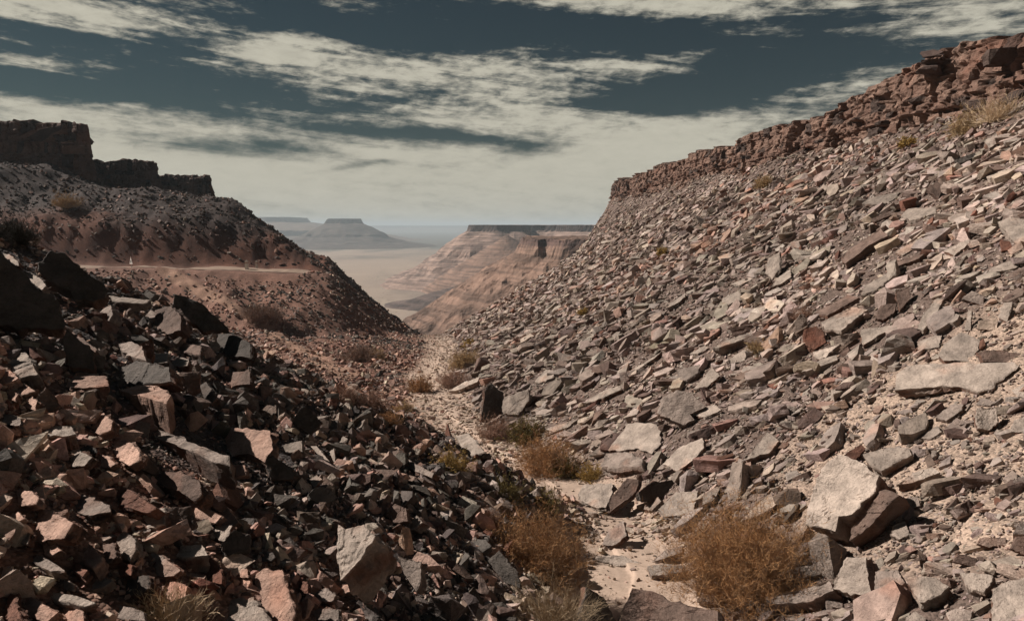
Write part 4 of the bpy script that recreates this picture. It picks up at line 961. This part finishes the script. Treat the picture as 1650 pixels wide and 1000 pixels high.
def mesa(name, P, ztop, prof, x0, x1, y0, y1, step, wl, wa, cap, slope, extra=None, base=-84, top_noise=.6):
    xs = np.arange(x0, x1+step, step); ys = np.arange(y0, y1+step, step); x, y = np.meshgrid(xs, ys); x = x.ravel(); y = y.ravel()
    d = poly_dist(x, y, P)
    rid = 1-np.abs(fbm(x/wl, y/wl, 1., 3))*2.2                  # ridged noise: spurs and gullies down the flanks
    dw = d+wa*fbm(x/wl/1.5, y/wl/1.5, 5., 3)*.8-wa*(rid-.4)*.7*np.clip(d/wl, 0, 1)
    drop = np.interp(dw, [p[0] for p in prof], [p[1] for p in prof])
    z = ztop+drop+np.where(dw < 0, top_noise*fbm(x/wl*2, y/wl*2, 3.), .012*wl*fbm(x/wl*5, y/wl*5, 3.))
    isc = (dw > -1*step)&(dw < prof[2][0]+step*.6)
    col = np.tile(slope, (len(x), 1))*(1+.25*fbm(x/wl*1.5, y/wl*1.5, 8.)[:, None]); col[isc] = cap
    if extra is not None: z, col = extra(x, y, z, col)
    ny, nx = len(ys), len(xs); i = (np.arange(ny-1)[:, None]*nx+np.arange(nx-1)[None]).ravel()
    Z = np.maximum(z, base).reshape(ny, nx); k = Z.ravel()
    q = np.stack([i, i+1, i+nx+1, i+nx], 1); q = q[np.max(k[q], 1) > base+.5]
    return mesh_obj(name, np.stack([x, y, k], 1), q, M_strata, col=col, smooth=False, kind='structure')
def ex_mid(x, y, z, col):
    r = np.hypot(x+6, y-868); zc = -11-.62*r-1.5*np.abs(fbm(x*.06, y*.06)); col = np.where((zc > z)[:, None], np.array((.21, .13, .095)), col); z = np.maximum(z, zc)
    r = np.hypot((x+25)/1.7, (y-690)); zc = -54-.42*r+3*fbm(x*.03, y*.03, 2.)
    col = np.where((zc > z-1)[:, None], np.array((.10, .07, .06))*(1+.3*fbm(x*.1, y*.1))[:, None], col); z = np.maximum(z, zc)
    return z, col
mesa('mesa', [(-56, 935), (-20, 925), (10, 930), (22, 965), (60, 950), (140, 880), (330, 900), (400, 1500), (-40, 1500), (-70, 1150)], 0.4,
     [(-400, 0), (0, 0), (2, -8), (26, -24), (42, -36), (45, -41), (70, -55), (72, -60), (92, -72), (140, -86)], -330, 330, 560, 1350, 2.6, 38, 15, (.045, .03, .026), (.28, .192, .155), ex_mid)
mesa('mesa', [(-706, 2600), (-640, 2570), (-578, 2600), (-590, 2690), (-690, 2700)], 25, [(-400, 0), (0, 0), (3, -16), (60, -48), (90, -60), (94, -66), (180, -90), (330, -110)], -1200, -150, 2150, 3000, 7, 90, 34, (.04, .03, .028), (.095, .07, .058))
mesa('plateau', [(-2400, 3600), (-1500, 3500), (-1150, 3500), (-1140, 3900), (-2400, 5500)], 42, [(-4000, 0), (0, 0), (6, -24), (170, -50), (360, -66), (366, -88), (560, -118), (900, -135)], -2600, -200, 2400, 4600, 13, 160, 60, (.06, .045, .04), (.17, .12, .09))
mesa('plateau', [(-3000, 9000), (3800, 9300), (3900, 14000), (-3000, 14000)], -6, [(-9000, 0), (0, 0), (20, -25), (300, -60), (700, -80)], -4200, 5000, 8000, 14000, 60, 500, 250, (.06, .05, .045), (.15, .11, .08))
# hill with a dark rim below the right hand slope
mesa('hill', [(5, 345), (12, 322), (16, 330), (24, 306), (40, 300), (90, 300), (90, 420), (10, 420)], -6.5, [(-90, 0), (0, 0), (1.5, -3), (3, -4), (4.5, -8), (24, -20), (90, -62), (120, -80)], -110, 90, 200, 420, 1.3, 9, 5, (.10, .06, .05), (.20, .125, .092), top_noise=1.2)

# ------------------------------------------------------------------ haze: one closed box of even thin air
def make_haze():
    m = bpy.data.materials.new('haze'); m.use_nodes = True; t = NT(m.node_tree); t.n.clear()
    o = t.new('ShaderNodeOutputMaterial'); v = t.new('ShaderNodeVolumePrincipled'); v.inputs['Color'].default_value = (.80, .92, 1.0, 1); v.inputs['Density'].default_value = 1.9e-4; v.inputs['Anisotropy'].default_value = .0
    t.l.new(v.outputs[0], o.inputs['Volume'])
    x0, x1, y0, y1, z0, z1 = -31000, 31000, -40, 31000, -86, 62
    V = [(x, y, z) for x in (x0, x1) for y in (y0, y1) for z in (z0, z1)]
    mesh_obj('haze', V, [(0, 1, 3, 2), (4, 6, 7, 5), (0, 4, 5, 1), (2, 3, 7, 6), (0, 2, 6, 4), (1, 5, 7, 3)], m, kind='stuff', label='thin pale air between camera and distant mesas', category='haze')
make_haze()
